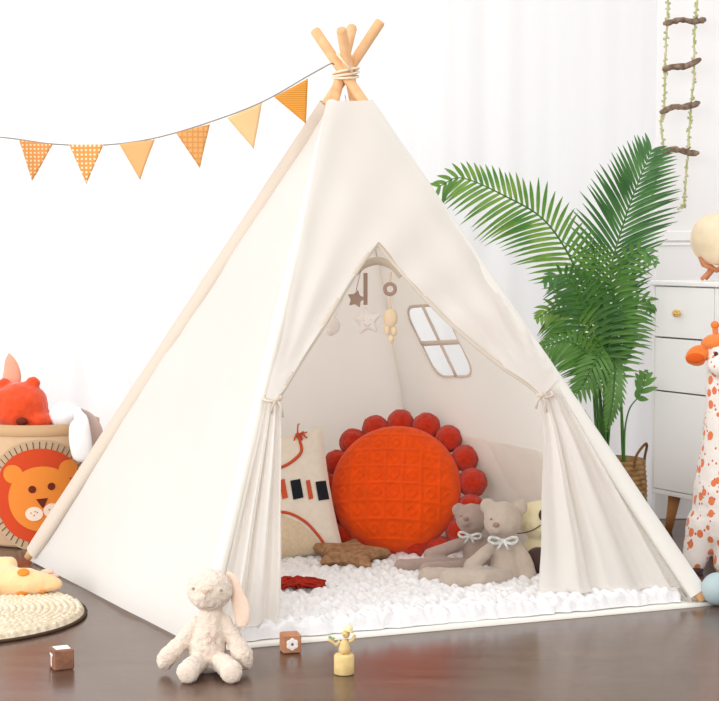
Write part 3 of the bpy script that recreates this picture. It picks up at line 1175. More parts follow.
# ------------------------------------------------------------------ toy mobile hanging in the doorway
def mobile():
    d = 4.58
    S = d / F
    Q = lambda x, y, dd=0.0: at(x, y, d + dd)
    root = empty('toy_mobile', tuple(Q(378, 262)), 'cream hanging mobile with stars and wooden ring at the top of the doorway', 'mobile')
    a = MB()
    a.tube(catmull([Q(356, 274), Q(364, 265), (Q(378, 261)), Q(392, 266), Q(401, 277)], 6), [0.006 + 0.005 * math.sin(PI * i / 24) for i in range(25)], 12)
    a.tube([Q(378, 262), Vector((AP.x, AP.y, AP.z - 0.06))], 0.0012, 6)
    a.build('fabric_arch', M['canvas_double_dim'], root)
    s = MB()
    s.box(Q(365.5, 289), (4.2 * S, 0.004, 32 * S))
    s.build('strap', M['taupe_strap'], root)
    st = MB()
    c = Q(367, 321)
    puffy(star_poly(16 * S, 8.4 * S, 5, PI / 2 + 0.12), lambda u, v, w_: c + Vector((u, w_, v)), 0.012, 0.0035, st)
    so = st.build('star', M['star_white'], root)
    fc = MB()
    for dx, dy in ((-3, -1), (4, -1.5)):
        fc.ell(c + Vector((dx * S, -0.0125, -dy * S)), (0.0015, 0.001, 0.0015), None, 8, 6)
    fc.tube(catmull([c + Vector((x * S, -0.0128, -y * S)) for x, y in ((-3, 3), (0.5, 5), (4, 2.5))], 4), 0.0009, 5)
    fc.build('stitching', M['stitch'], so)
    w_ = MB()
    c2 = Q(356, 299, -0.02)
    w_.prism(star_poly(9.5 * S, 5.2 * S, 5, PI / 2 - 0.2), lambda u, v, q: c2 + Vector((u, q, v)), 0.008)
    w_.tube([c2 + Vector((0, 0, 8 * S)), Q(361, 270, -0.01)], 0.001, 5)
    w_.build('wooden_star', M['taupe_strap'], root)
    c3 = Q(390, 289)
    r = MB()
    pts = [c3 + Vector((5.2 * S * math.cos(2 * PI * j / 20), 0, 5.2 * S * math.sin(2 * PI * j / 20))) for j in range(21)]
    r.tube(pts, 0.005, 8, False)
    r.build('wooden_ring', M['taupe_strap'], root)
    cd = MB()
    cd.tube([Q(391, 272), Q(390, 284)], 0.003, 6)
    cd.build('cord', M['toy_cream'], root)
    cd = MB()
    cd.tube([Q(390, 294), Q(391, 310)], 0.0022, 6)
    cd.build('cord', M['toy_cream'], root)
    tb = MB()
    tb.ell(Q(390.5, 318), (7 * S, 5 * S, 9.5 * S))
    tb.ell(Q(387, 330), (3.3 * S, 3 * S, 5 * S))
    tb.ell(Q(394, 331), (3.3 * S, 3 * S, 5 * S))
    tb.ell(Q(391, 339), (3 * S, 3 * S, 4 * S))
    tb.build('crochet_toy', M['toy_cream'], root)
    cl = MB()
    cl.ell(Q(334, 326), (6 * S, 4 * S, 8 * S))
    cl.ell(Q(331, 331), (5 * S, 4 * S, 5 * S))
    cl.tube([Q(334, 320), Q(348, 285), Q(358, 272)], 0.0009, 5)
    cl.build('plush_cloud', M['star_white'], root)
mobile()

# ------------------------------------------------------------------ bunting
def bunting():
    d = 4.6
    S = d / F
    pts = [(-60, 132), (8, 138), (53, 144), (104, 145), (155, 138), (210, 122), (262, 102), (308, 76), (330, 64)]
    P = [at(x, y, d) for x, y in pts]
    P.append(Vector((AP.x - 0.03, AP.y - 0.035, AP.z + 0.02)))
    root = empty('bunting', tuple(P[4]), 'garland of six ochre triangle flags strung left from the teepee top', 'bunting')
    s = MB()
    s.tube(catmull(P, 8), 0.0021, 6)
    s.build('string', M['string'], root)
    mats = [check_material('flag_check_a', (222, 150, 84), (244, 214, 176), 95, 'dots'),
            check_material('flag_check_b', (228, 160, 84), (250, 232, 204), 85, 'dots'),
            mat('flag_plain_a', (232, 182, 122), 0.9, 0.2, 500, translucent=0.15),
            check_material('flag_check_c', (230, 172, 108), (216, 150, 84), 70, 'check'),
            mat('flag_plain_b', (238, 200, 146), 0.9, 0.2, 500, translucent=0.15),
            check_material('flag_stripe', (234, 166, 72), (206, 132, 48), 200, 'stripe')]
    tri = [((19, 140), (53, 144.5), (32, 181)), ((69, 144.5), (104, 144.5), (86, 184)), ((119, 144), (155, 139.5), (140, 180)),
           ((176, 133), (210, 124), (200, 168)), ((227, 118), (262, 103), (254, 149)), ((274, 97), (308, 78.5), (306, 124))]
    for k, t in enumerate(tri):
        a, b_, c = [at(x, y, d - 0.003) for x, y in t]
        mb = MB()
        n = 12
        idx = {}
        vs_ = []
        for i in range(n + 1):
            for j in range(n + 1 - i):
                u, v = i / n, j / n
                p = a * (1 - u - v) + b_ * u + c * v
                p = p + Vector((0, 0.006 * math.sin(u * 5 + k) * (0.3 + v), 0))
                idx[(i, j)] = len(vs_)
                vs_.append(p)
        fs = []
        for i in range(n):
            for j in range(n - i):
                fs.append((idx[i, j], idx[i + 1, j], idx[i, j + 1]))
                if j < n - i - 1:
                    fs.append((idx[i + 1, j], idx[i + 1, j + 1], idx[i, j + 1]))
        mb.add(vs_, fs)
        o = mb.build('flag', mats[k], root)
        sd = o.modifiers.new('thickness', 'SOLIDIFY')
        sd.thickness = 0.0012
        o['label'] = ['ochre checked flag', 'ochre flag with white dots', 'plain tan flag', 'faintly checked tan flag', 'plain pale sand flag', 'mustard striped flag'][k]
bunting()

# ------------------------------------------------------------------ rope ladder
def ladder():
    d = 5.62
    S = d / F
    Q = lambda x, y, dd=0.0: at(x, y, d + dd)
    root = empty('rope_ladder', tuple(Q(678, 153)), 'vine-wrapped rope ladder with rough branch rungs hanging by the wall', 'rope ladder')
    left = [(671, -60), (668, 0), (667, 25), (665, 60), (665, 75), (664, 110), (661, 120), (663, 145), (662, 153)]
    right = [(699, -60), (697, 0), (695, 25), (694, 60), (694, 75), (691, 105), (689, 130), (688, 152), (686, 175), (684, 203), (680, 208)]
    tail = [(662, 153), (657, 170), (653, 190), (655, 200)]
    rnd = random.Random(4)
    def strand(pts, dd):
        mb = MB()
        C = catmull([Q(x, y, dd) for x, y in pts], 10)
        C = [p + Vector((rnd.uniform(-1, 1), rnd.uniform(-1, 1), 0)) * 0.0015 for p in C]
        mb.tube(C, 0.0035, 7)
        lf = MB()
        for p in C:
            for q in range(1):
                a = rnd.uniform(0, 2 * PI)
                e = Vector((math.cos(a), math.sin(a) * 0.6, rnd.uniform(-0.5, 0.9)))
                c = p + e * 0.006 + Vector((0, 0, rnd.uniform(-0.01, 0.01)))
                lf.ell(c, (0.0035, 0.002, 0.0048), Matrix.Rotation(a, 3, 'Y'), 7, 5)
        o = mb.build('rope', M['vine'], root)
        lf.build('vine_leaves', M['vine'], o)
    strand(left, 0)
    strand(right, 0)
    strand(tail, -0.01)
    for x0, y0, x1, y1 in ((663, 23, 706, 19), (663, 71, 701, 60), (660, 112, 700, 102), (657, 150, 699, 152)):
        C = []
        rad = []
        for k in range(14):
            t = k / 13
            C.append(Q(x0 + (x1 - x0) * t, y0 + (y1 - y0) * t + 1.4 * math.sin(t * 7 + x1), -0.008) + Vector((0, rnd.uniform(-1, 1) * 0.002, rnd.uniform(-1, 1) * 0.0015)))
            rad.append(0.0095 + rnd.uniform(-0.002, 0.0025))
        rad[0] *= 0.6
        rad[-1] *= 0.5
        mb = MB()
        mb.tube(C, rad, 9)
        mb.tube([C[9], C[9] + Vector((0.012, -0.01, 0.014))], [0.005, 0.002], 6)
        mb.build('rung', M['bark'], root)
ladder()

# ------------------------------------------------------------------ cabinet
def cabinet():
    ang = math.atan2(-0.86, 0.51)
    u = Vector((0.51, -0.86, 0)).normalized()
    v = Vector((0.86, 0.51, 0)).normalized()
    P0 = Vector((at(651, 400, 5.5).x, 5.5, 0))
    W, D = 0.56, 0.27
    Z0, Z1 = 0.130, 0.820
    R = Matrix((u, v, Vector((0, 0, 1)))).transposed()
    def pt(a, b_, z):
        return P0 + u * a + v * b_ + Vector((0, 0, z))
    root = empty('cabinet', tuple(pt(W / 2, D / 2, 0)), 'white chest of drawers on tapered wooden legs at the right edge', 'cabinet')
    body = MB()
    tk = 0.014
    body.box(pt(tk / 2, D / 2, (Z0 + Z1 - 0.016) / 2), (tk, D, Z1 - Z0 - 0.016), M=R, bev=0.002)
    body.box(pt(W - tk / 2, D / 2, (Z0 + Z1 - 0.016) / 2), (tk, D, Z1 - Z0 - 0.016), M=R, bev=0.002)
    body.box(pt(W / 2, D / 2, Z0 + 0.007), (W - 2 * tk, D, 0.014), M=R, bev=0.001)
    body.box(pt(W / 2, D - 0.006, (Z0 + Z1) / 2), (W - 2 * tk, 0.012, Z1 - Z0 - 0.04), M=R)
    body.build('body', M['white_lacquer'], root)
    inner = MB()
    inner.box(pt(W / 2, D / 2 + 0.012, (Z0 + Z1) / 2), (W - 2 * tk, D - 0.045, Z1 - Z0 - 0.034), M=R)
    inner.build('inner_frame', M['gap'], root)
    top = MB()
    top.box(pt(W / 2, D / 2 - 0.002, Z1 - 0.008), (W + 0.012, D + 0.012, 0.016), M=R, bev=0.003)
    top.build('top', M['white_lacquer'], root)
    rows = [(0.640, Z1 - 0.019), (0.467, 0.635), (Z0 + 0.017, 0.462)]
    cols = [(tk + 0.002, 0.2885), (0.2925, W - tk - 0.002)]
    for ri, (z0, z1) in enumerate(rows):
        for ci, (a0, a1) in enumerate(cols):
            f = MB()
            f.box(pt((a0 + a1) / 2, 0.008, (z0 + z1) / 2), (a1 - a0, 0.016, z1 - z0), M=R, bev=0.0015)
            o = f.build('drawer' if ri < 2 else 'door', M['white_lacquer'], root)
            if ri == 0:
                k = MB()
                kc = pt(0.13 if ci == 0 else 0.42, -0.012, 0.718)
                k.ell(kc, 0.009, None, 14, 10)
                for q in range(6):
                    a = q * PI / 3
                    k.ell(kc + u * 0.010 * math.cos(a) + Vector((0, 0, 0.008 * math.sin(a))), (0.007, 0.007, 0.005), None, 10, 8)
                k.tube([kc, kc + v * 0.013], 0.004, 8)
                k.build('knob', M['brass'], o)
    for a, b_ in ((0.065, 0.05), (W - 0.065, 0.05), (0.065, D - 0.05), (W - 0.065, D - 0.05)):
        l = MB()
        sx = (-1 if a < W / 2 else 1) * 0.018
        sy = (-1 if b_ < D / 2 else 1) * 0.012
        l.tube([pt(a + sx, b_ + sy, 0), pt(a, b_, Z0)], [0.0115, 0.021], 16)
        l.build('leg', M['oak'], root)
    # moon lamp stands on top
    lc = pt(0.205, 0.13, Z1)
    r = 0.083
    target = at(717, 243, lc.y)
    lc = Vector((target.x, lc.y, Z1))
    lamp = empty('moon_lamp', tuple(lc), 'cream globe moon lamp on a small wooden stand on the cabinet', 'lamp')
    g = MB()
    gc = Vector((lc.x, lc.y, Z1 + 0.050 + r))
    g.ell(gc, r, None, 64, 40)
    g.v = [p + (p - gc).normalized() * (0.0022 * nz(p, 22) + 0.0015 * nz(p, 60)) for p in g.v]
    g.build('globe', M['moon'], lamp)
    st = MB()
    for a in (0.4, 0.4 + PI / 2):
        e = Vector((math.cos(a), math.sin(a), 0))
        st.tube([lc + e * 0.062 + Vector((0, 0, 0.078)), lc + e * 0.050 + Vector((0, 0, 0.052)), lc + Vector((0, 0, 0.034)), lc - e * 0.050 + Vector((0, 0, 0.052)), lc - e * 0.062 + Vector((0, 0, 0.078))], 0.008, 10)
        for sg in (-1, 1):
            st.tube([lc + e * sg * 0.02 + Vector((0, 0, 0.036)), lc + e * sg * 0.056 + Vector((0, 0, 0.0065))], [0.008, 0.006], 10)
    st.build('stand', M['lamp_wood'], lamp)
cabinet()

# ------------------------------------------------------------------ potted palm
def palm():
    D0 = 5.30
    c = Vector((at(614, 500, D0).x, D0, 0))
    root = empty('potted_palm', tuple(c), 'tall green areca palm in a woven seagrass basket beside the cabinet', 'plant')
    # basket pot, coils of seagrass
    prof = [(0.0, 0.006), (0.085, 0.004)]
    Hh = 0.262
    n = 17
    for k in range(n * 4 + 1):
        t = k / (n * 4)
        r = 0.088 + 0.012 * math.sin(t * PI * 0.9) + 0.004 * abs(math.sin(t * n * PI))
        prof.append((r, 0.004 + Hh * t))
    prof += [(0.088, Hh + 0.004), (0.084, Hh - 0.02), (0.08, Hh - 0.03)]
    pot = MB()
    pot.lathe(c, prof, 64)
    p_ = pot.build('basket', M['seagrass'], root)
    for sg in (1, -1):
        h = MB()
        b_ = c + Vector((sg * 0.092, -0.005, Hh))
        h.tube(catmull([b_ + Vector((-sg * 0.045, -0.075, -0.02)), b_ + Vector((-sg * 0.035, -0.075, 0.025)), b_ + Vector((-sg * 0.005, -0.045, 0.055)), b_ + Vector((0.006 * sg, -0.015, 0.045)), b_ + Vector((0.001 * sg, -0.008, 0.01)), b_ + Vector((0, 0, -0.03))], 6), 0.0042, 8)
        h.build('handle', M['seagrass_handle'], p_)
    so = MB()
    so.lathe(c, [(0.0, Hh - 0.028), (0.05, Hh - 0.026), (0.082, Hh - 0.030)], 40)
    so.build('soil', M['soil'], root)
    rnd = random.Random(11)
    def frond(pts, start, n, llen, name='frond', m='leaf', face=Vector((0, -1, 0)), up=0.55, droop=0.25, wid=0.0074, asym=(1.0, 1.0), r0=0.0042, tipfac=0.35):
        P = [at(x, y, D0 + dd) for x, y, dd in pts]
        C = catmull(P, 12)
        L = [0]
        for i in range(1, len(C)):
            L.append(L[-1] + (C[i] - C[i - 1]).length)
        T = L[-1]
        def sm(t):
            s = max(0, min(T, t * T))
            for i in range(1, len(C)):
                if L[i] >= s:
                    f = (s - L[i - 1]) / max(1e-9, L[i] - L[i - 1])
                    return C[i - 1].lerp(C[i], f), (C[i] - C[i - 1]).normalized()
            return C[-1], (C[-1] - C[-2]).normalized()
        rc = MB()
        rc.tube(C, [r0 * (1 - 0.8 * l / T) + 0.0008 for l in L], 8)
        o = rc.build('frond', M['stem'], root)
        mb = MB()
        for k in range(n):
            tt = k / (n - 1)
            t = start + (1 - start) * tt
            p, tg = sm(t)
            side = tg.cross(face).normalized()
            env = (math.sin(PI * (0.14 + 0.80 * tt)) ** 0.65) * (1 - (1 - tipfac) * tt ** 3)
            for sg, af in ((1, asym[0]), (-1, asym[1])):
                ll = llen * env * af * rnd.uniform(0.9, 1.08)
                u_ = up + 0.5 * tt + rnd.uniform(-0.05, 0.05)
                dr = (side * sg + tg * u_ + face * rnd.uniform(-0.05, 0.25)).normalized()
                nrm = dr.cross(tg * sg).normalized()
                segs = 6
                wv = (tg - dr * tg.dot(dr)).normalized()
                pv = []
                for s in range(segs + 1):
                    q = s / segs
                    cen_ = p + dr * ll * q + Vector((0, 0, -1)) * droop * ll * q * q
                    w_ = wid * (math.sin(PI * min(1, 0.10 + q * 0.9)) ** 0.7) * (1 - 0.4 * q) if s < segs else 0.0003
                    pv.append(cen_ + wv * w_)
                    pv.append(cen_ + face * -0.0015)
                    pv.append(cen_ - wv * w_)
                fs = []
                for s in range(segs):
                    for a in (0, 1):
                        fs.append((s * 3 + a, s * 3 + a + 1, s * 3 + a + 4, s * 3 + a + 3))
                mb.add(pv, fs)
        mb.build('leaflets', M[m], o)
        return o
    B = (600, 468, 0)
    frond([B, (600, 400, 0), (592, 330, -0.04), (577, 272, -0.08), (546, 222, -0.12), (505, 196, -0.16), (462, 178, -0.18), (440, 186, -0.18)], 0.42, 36, 0.185, m='leaf_light', up=0.5, asym=(0.75, 1.0), droop=0.18, tipfac=0.7)
    frond([(607, 468, 0.01), (608, 400, 0), (609, 330, 0), (611, 270, -0.02), (624, 222, -0.05), (638, 183, -0.08), (651, 152, -0.08)], 0.42, 36, 0.225, m='leaf_dark', up=0.75, asym=(0.9, 1.0), droop=0.14, tipfac=0.9)
    frond([(605, 468, -0.02), (606, 400, -0.03), (605, 340, -0.05), (600, 290, -0.10), (594, 252, -0.16), (592, 244, -0.22)], 0.36, 24, 0.19, m='leaf', up=0.35, droop=0.3)
    frond([(605, 468, -0.01), (606, 390, -0.04), (612, 320, -0.08), (618, 275, -0.12), (640, 250, -0.16), (655, 262, -0.18)], 0.45, 20, 0.13, m='leaf', up=0.4, droop=0.35)
    frond([(600, 468, -0.02), (597, 400, -0.05), (590, 330, -0.09), (580, 295, -0.13), (562, 275, -0.18), (546, 282, -0.2)], 0.45, 22, 0.15, m='leaf_dark', up=0.4, droop=0.3)
    frond([(599, 468, -0.02), (594, 400, -0.05), (592, 355, -0.08), (577, 322, -0.10), (556, 308, -0.12), (538, 318, -0.14)], 0.52, 20, 0.135, m='leaf_light', up=0.4, droop=0.35)
    frond([(602, 468, 0.01), (596, 395, -0.06), (592, 362, -0.12), (572, 342, -0.15), (548, 345, -0.17), (532, 352, -0.17)], 0.45, 24, 0.135, m='leaf', up=0.35, droop=0.3, asym=(0.6, 1.0))
    frond([(604, 468, 0), (606, 380, 0.0), (603, 345, -0.06), (596, 360, -0.14), (582, 386, -0.16), (572, 400, -0.16)], 0.6, 16, 0.085, m='leaf', up=0.5, droop=0.3)
    frond([(605, 468, 0), (608, 380, 0.02), (613, 350, 0.0), (615, 368, -0.05), (613, 400, -0.08), (607, 430, -0.08)], 0.58, 18, 0.055, m='leaf', up=0.7, droop=0.2)
    frond([(606, 468, 0), (612, 400, 0.0), (622, 335, 0.02), (636, 305, 0.04), (648, 300, 0.04), (652, 310, 0.04)], 0.52, 18, 0.11, m='leaf', up=0.4, droop=0.35)
    frond([(604, 468, 0), (604, 400, -0.02), (604, 360, -0.03), (602, 320, -0.08), (604, 300, -0.12), (608, 285, -0.16)], 0.5, 14, 0.11, m='leaf_dark', up=0.2, droop=0.35)
    frond([(624, 466, 0.0), (622, 420, 0.0), (620, 385, 0), (619, 345, 0), (626, 312, 0), (634, 300, 0)], 0.62, 16, 0.08, m='leaf_dark', up=0.6, droop=0.3, r0=0.005)
    frond([(624, 466, 0.0), (625, 430, -0.01), (630, 408, -0.01), (641, 393, 0.0), (646, 372, 0)], 0.72, 5, 0.06, m='leaf', up=0.9, droop=0.1, wid=0.011, r0=0.003)
    # bare sheath stems
    for pts in ([(601, 470, 0), (602, 420, 0), (598, 370, 0)], [(606, 470, -0.01), (605, 420, -0.01), (604, 350, -0.02)],
                [(599, 470, 0), (594, 430, 0), (584, 410, 0)], [(624, 468, 0), (622, 430, 0), (621, 380, 0)]):
        st = MB()
        st.tube(catmull([at(x, y, D0 + dd) for x, y, dd in pts], 8), [0.0062 - 0.0002 * i for i in range(17)], 10)
        st.build('stem', M['stem'], root)
palm()

# ------------------------------------------------------------------ storage basket with lion face
def toy_basket():
    dC = 5.37
    rB = 0.188
    c = Vector((at(28, 500, dC - rB).x, dC, 0))
    HB = at(28, 427, dC - rB).z
    root = empty('storage_basket', tuple(c), 'round tan fabric storage basket with a lion face behind the teepee', 'basket')
    mb = MB()
    mb.lathe(c, [(0.0, 0.004), (rB * 0.93, 0.002), (rB * 0.97, 0.012), (rB * 0.985, HB * 0.5), (rB, HB), (rB - 0.004, HB + 0.003), (rB - 0.009, HB), (rB * 0.95, HB * 0.5), (rB * 0.93, 0.02), (0, 0.02)], 72)
    mb.build('body', M['basket_fabric'], root)
    rm = MB()
    rm.lathe(c, [(rB + 0.0015, HB - 0.03), (rB + 0.003, HB - 0.028), (rB + 0.003, HB + 0.003), (rB - 0.011, HB + 0.004), (rB - 0.011, HB - 0.03)], 72)
    rm.build('rim', M['basket_tape'], root)
    S = (dC - rB) / F
    ccx = 42
    a0 = math.asin(max(-1, min(1, (ccx - 28) * S / rB)))
    zc = at(42, 498, dC - rB).z
    def wrap(off):
        def fn(u, v):
            a = a0 + u / rB
            r = rB * (0.985 + 0.015 * min(1, max(0, (v + zc) / HB))) + off
            return Vector((c.x + r * math.sin(a), c.y - r * math.cos(a), zc + v))
        return fn
    def P(x, y):
        return ((x - ccx) * S, -(y - 498) * S)
    def patch(poly, off, m, name, parent=root):
        q = MB()
        fill(poly, [], 0.009, wrap(off), q)
        o = q.build(name, M[m], parent)
        return o
    x, y = P(40, 496)
    fr = patch(circ(x, y, 57 * S, n=48), 0.002, 'lion_fringe', 'mane_fringe')
    ln = MB()
    for k in range(52):
        a = 2 * PI * k / 52
        p0, p1 = (x + 48 * S * math.cos(a), y + 48 * S * math.sin(a)), (x + 55 * S * math.cos(a), y + 55 * S * math.sin(a))
        ln.tube([wrap(0.0035)(*p0), wrap(0.0035)(*p1)], 0.0011, 5)
    ln.build('fringe_stitches', M['lion_brown'], fr)
    patch(circ(x, y, 48 * S, n=48), 0.0045, 'lion_mane', 'lion_mane')
    fx, fy = P(42, 499)
    face = patch(circ(fx, fy, 34 * S, 33 * S, 44), 0.0068, 'lion_face', 'lion_face')
    for ex, ey in ((69, 470), (13, 474)):
        u, v = P(ex, ey)
        patch(circ(u, v, 10.5 * S, 9.5 * S, 24), 0.0062, 'lion_face', 'lion_ear')
    for ex, ey in ((32.5, 489), (51, 486.5)):
        u, v = P(ex, ey)
        patch(circ(u, v, 3.8 * S, n=18), 0.0088, 'lion_brown', 'eye', face)
    patch([P(36, 499), P(47.5, 498), P(43.5, 507.5), P(42, 508)], 0.0088, 'lion_brown', 'nose', face)
    for ex, ey in ((34, 514), (51.5, 511)):
        u, v = P(ex, ey)
        o = patch(circ(u, v, 8.6 * S, 7.2 * S, 22), 0.0085, 'lion_white', 'muzzle', face)
        dt = MB()
        for qx, qy in ((-3, 1), (0, -1.5), (3, 1.5), (1, 2.5)):
            dt.ell(wrap(0.0095)(u + qx * S, v + qy * S), 0.0018, None, 8, 6)
        dt.build('whisker_dots', M['lion_brown'], o)
    # toys inside
    dd = 5.34
    S2 = dd / F
    Q = lambda a, b_, e=0.0: at(a, b_, dd + e)
    g = 'plush toys in the lion basket'
    r1 = empty('orange_plush', tuple(Q(18, 440)), 'bright orange plush bear head peeking over the lion basket rim', 'plush toy', g)
    plush('body', M['orange_plush'], r1, [('e', Q(20, 408), (29 * S2, 25 * S2, 27 * S2)), ('e', Q(36, 421, -0.02), (19 * S2, 18 * S2, 12 * S2)), ('e', Q(18, 450), (30 * S2, 26 * S2, 26 * S2)),
          ('e', Q(33, 383), (7.5 * S2, 5 * S2, 7 * S2)), ('e', Q(4, 384), (7.5 * S2, 5 * S2, 7 * S2))], 0.006, 0.003, 60)
    n = MB(); n.ell(Q(22, 421.5, -0.093), (6 * S2, 4 * S2, 4 * S2)); n.build('nose', M['lion_brown'], r1)
    r2 = empty('eared_plush', tuple(Q(2, 430, 0.08)), 'pink pointed ear of a plush toy at the far left of the lion basket', 'plush toy', g)
    q = MB()
    q.tube(catmull([Q(9, 402, 0.07), Q(11, 385, 0.06), Q(12, 372, 0.06), Q(10, 360, 0.06), (Q(9, 353, 0.06))], 6), [0.0005 + 0.030 * math.sin(PI * (0.3 + i / 24 * 0.7)) for i in range(25)], 14, True, (0.45, Vector((0, 1, 0))))
    q.build('ear', M['pink_plush'], r2)
    plush('body', M['pink_plush'], r2, [('e', Q(3, 420, 0.09), (24 * S2, 12 * S2, 22 * S2))], 0.006, 0.001)
    r3 = empty('white_bunny', tuple(Q(62, 440)), 'white plush bunny in the lion basket, its long ear over the rim', 'plush toy', g)
    plush('body', M['white_plush'], r3, [('e', Q(65, 416, -0.01), (17 * S2, 14 * S2, 15 * S2)), ('e', Q(60, 440, 0.03), (14 * S2, 12 * S2, 22 * S2))], 0.005, 0.001)
    for pts, m, rr in (([Q(76, 411, -0.04), Q(79, 420, -0.17), Q(80, 436, -0.185), Q(82, 455, -0.18), Q(83, 461, -0.175)], 'white_plush', 11),
                       ([Q(80, 412, -0.03), Q(88, 418, -0.08), Q(94, 428, -0.12), Q(97, 442, -0.12), Q(97, 460, -0.11)], 'taupe_plush', 7.5)):
        e = MB()
        C = catmull(pts, 6)
        k = len(C)
        e.tube(C, [rr * S2 * (0.35 + 0.65 * math.sin(PI * min(0.97, 0.1 + 0.85 * (i / (k - 1)) ** 1.3))) for i in range(k)], 14, True, (0.4, Vector((0, 1, 0))))
        e.build('ear', M[m], r3)
toy_basket()

# ------------------------------------------------------------------ round woven mat and the plush on it
def round_mat():
    c = Vector((-1.015, 4.235, 0))
    R0 = 0.318
    root = empty('round_mat', tuple(c), 'round braided cream jute mat on the floor at the left', 'rug')
    mb = MB()
    vs_, fs = [], []
    nr, na = 150, 260
    for i in range(nr + 1):
        r = R0 * i / nr
        for j in range(na):
            t = 2 * PI * j / na
            ring = (r / 0.0165)
            ph = ring % 1.0
            h = 0.013 + 0.006 * math.sin(PI * ph) ** 0.7
            h += 0.0022 * math.sin(t * max(6, int(ring)) * 5.0 + (int(ring) % 2) * 1.6) * math.sin(PI * ph)
            if i > nr - 5:
                h *= (nr - i + 1) / 6.0
            h = max(h, 0.002)
            rr = r + (0.004 * math.sin(t * 60) if i > nr - 8 else 0)
            vs_.append((c.x + rr * math.cos(t), c.y + rr * math.sin(t), h))
    for i in range(nr):
        for j in range(na):
            fs.append((i * na + j, (i + 1) * na + j, (i + 1) * na + (j + 1) % na, i * na + (j + 1) % na))
    mb.add(vs_, fs)
    mb.build('braid', M['jute'], root)
    e = MB()
    e.tube([Vector((c.x + (R0 + 0.003) * math.cos(2 * PI * j / 90), c.y + (R0 + 0.003) * math.sin(2 * PI * j / 90), 0.0045)) for j in range(91)], 0.0042, 8, False)
    e.build('edge_binding', M['dark_edge'], root)
    d = 4.46
    S = d / F
    Q = lambda a, b_, dd=0.0: at(a, b_, d + dd)
    p = empty('spotted_plush', tuple(Q(10, 597)), 'cream plush with orange spots lying on the round jute mat', 'plush toy')
    plush('body', M['cream_plush'], p, [('c', [(Q(-45, 582, 0.02), 17 * S), (Q(0, 582), 17 * S), (Q(28, 582, -0.01), 14 * S), (Q(50, 583, -0.01), 8.5 * S), (Q(57, 584, -0.01), 6 * S)]),
          ('c', [(Q(-12, 566, 0.03), 9 * S), (Q(9, 565, 0.03), 9 * S)])], 0.005, 0.0012)
    for x, y, rx, ry in ((25, 570.5, 6, 4.5), (24, 592, 5.5, 4), (-6, 584, 6, 6), (44, 590, 3, 2)):
        s = MB()
        pc = Q(x, y, -0.01)
        a = (582 - y) / 15.0
        rr = 14.5 * S if x > 20 else 17 * S
        if x > 40: rr = 10 * S
        yoff = -math.sqrt(max(0.0, 1 - min(1, abs(a)) ** 2)) * rr
        s.ell(Vector((pc.x, Q(x, y, -0.01).y + yoff * 0.98, pc.z)), (rx * S, 0.004, ry * S), Matrix.Rotation(-a * 0.9, 3, 'X'), 18, 10)
        s.build('spot', M['orange_spot'], p)
    for x, y in ((47, 572), (52, 576)):
        s = MB()
        s.ell(Q(x, y, 0.03), (7 * S, 4 * S, 3 * S))
        s.build('hoof', M['pink_felt'], p)
round_mat()

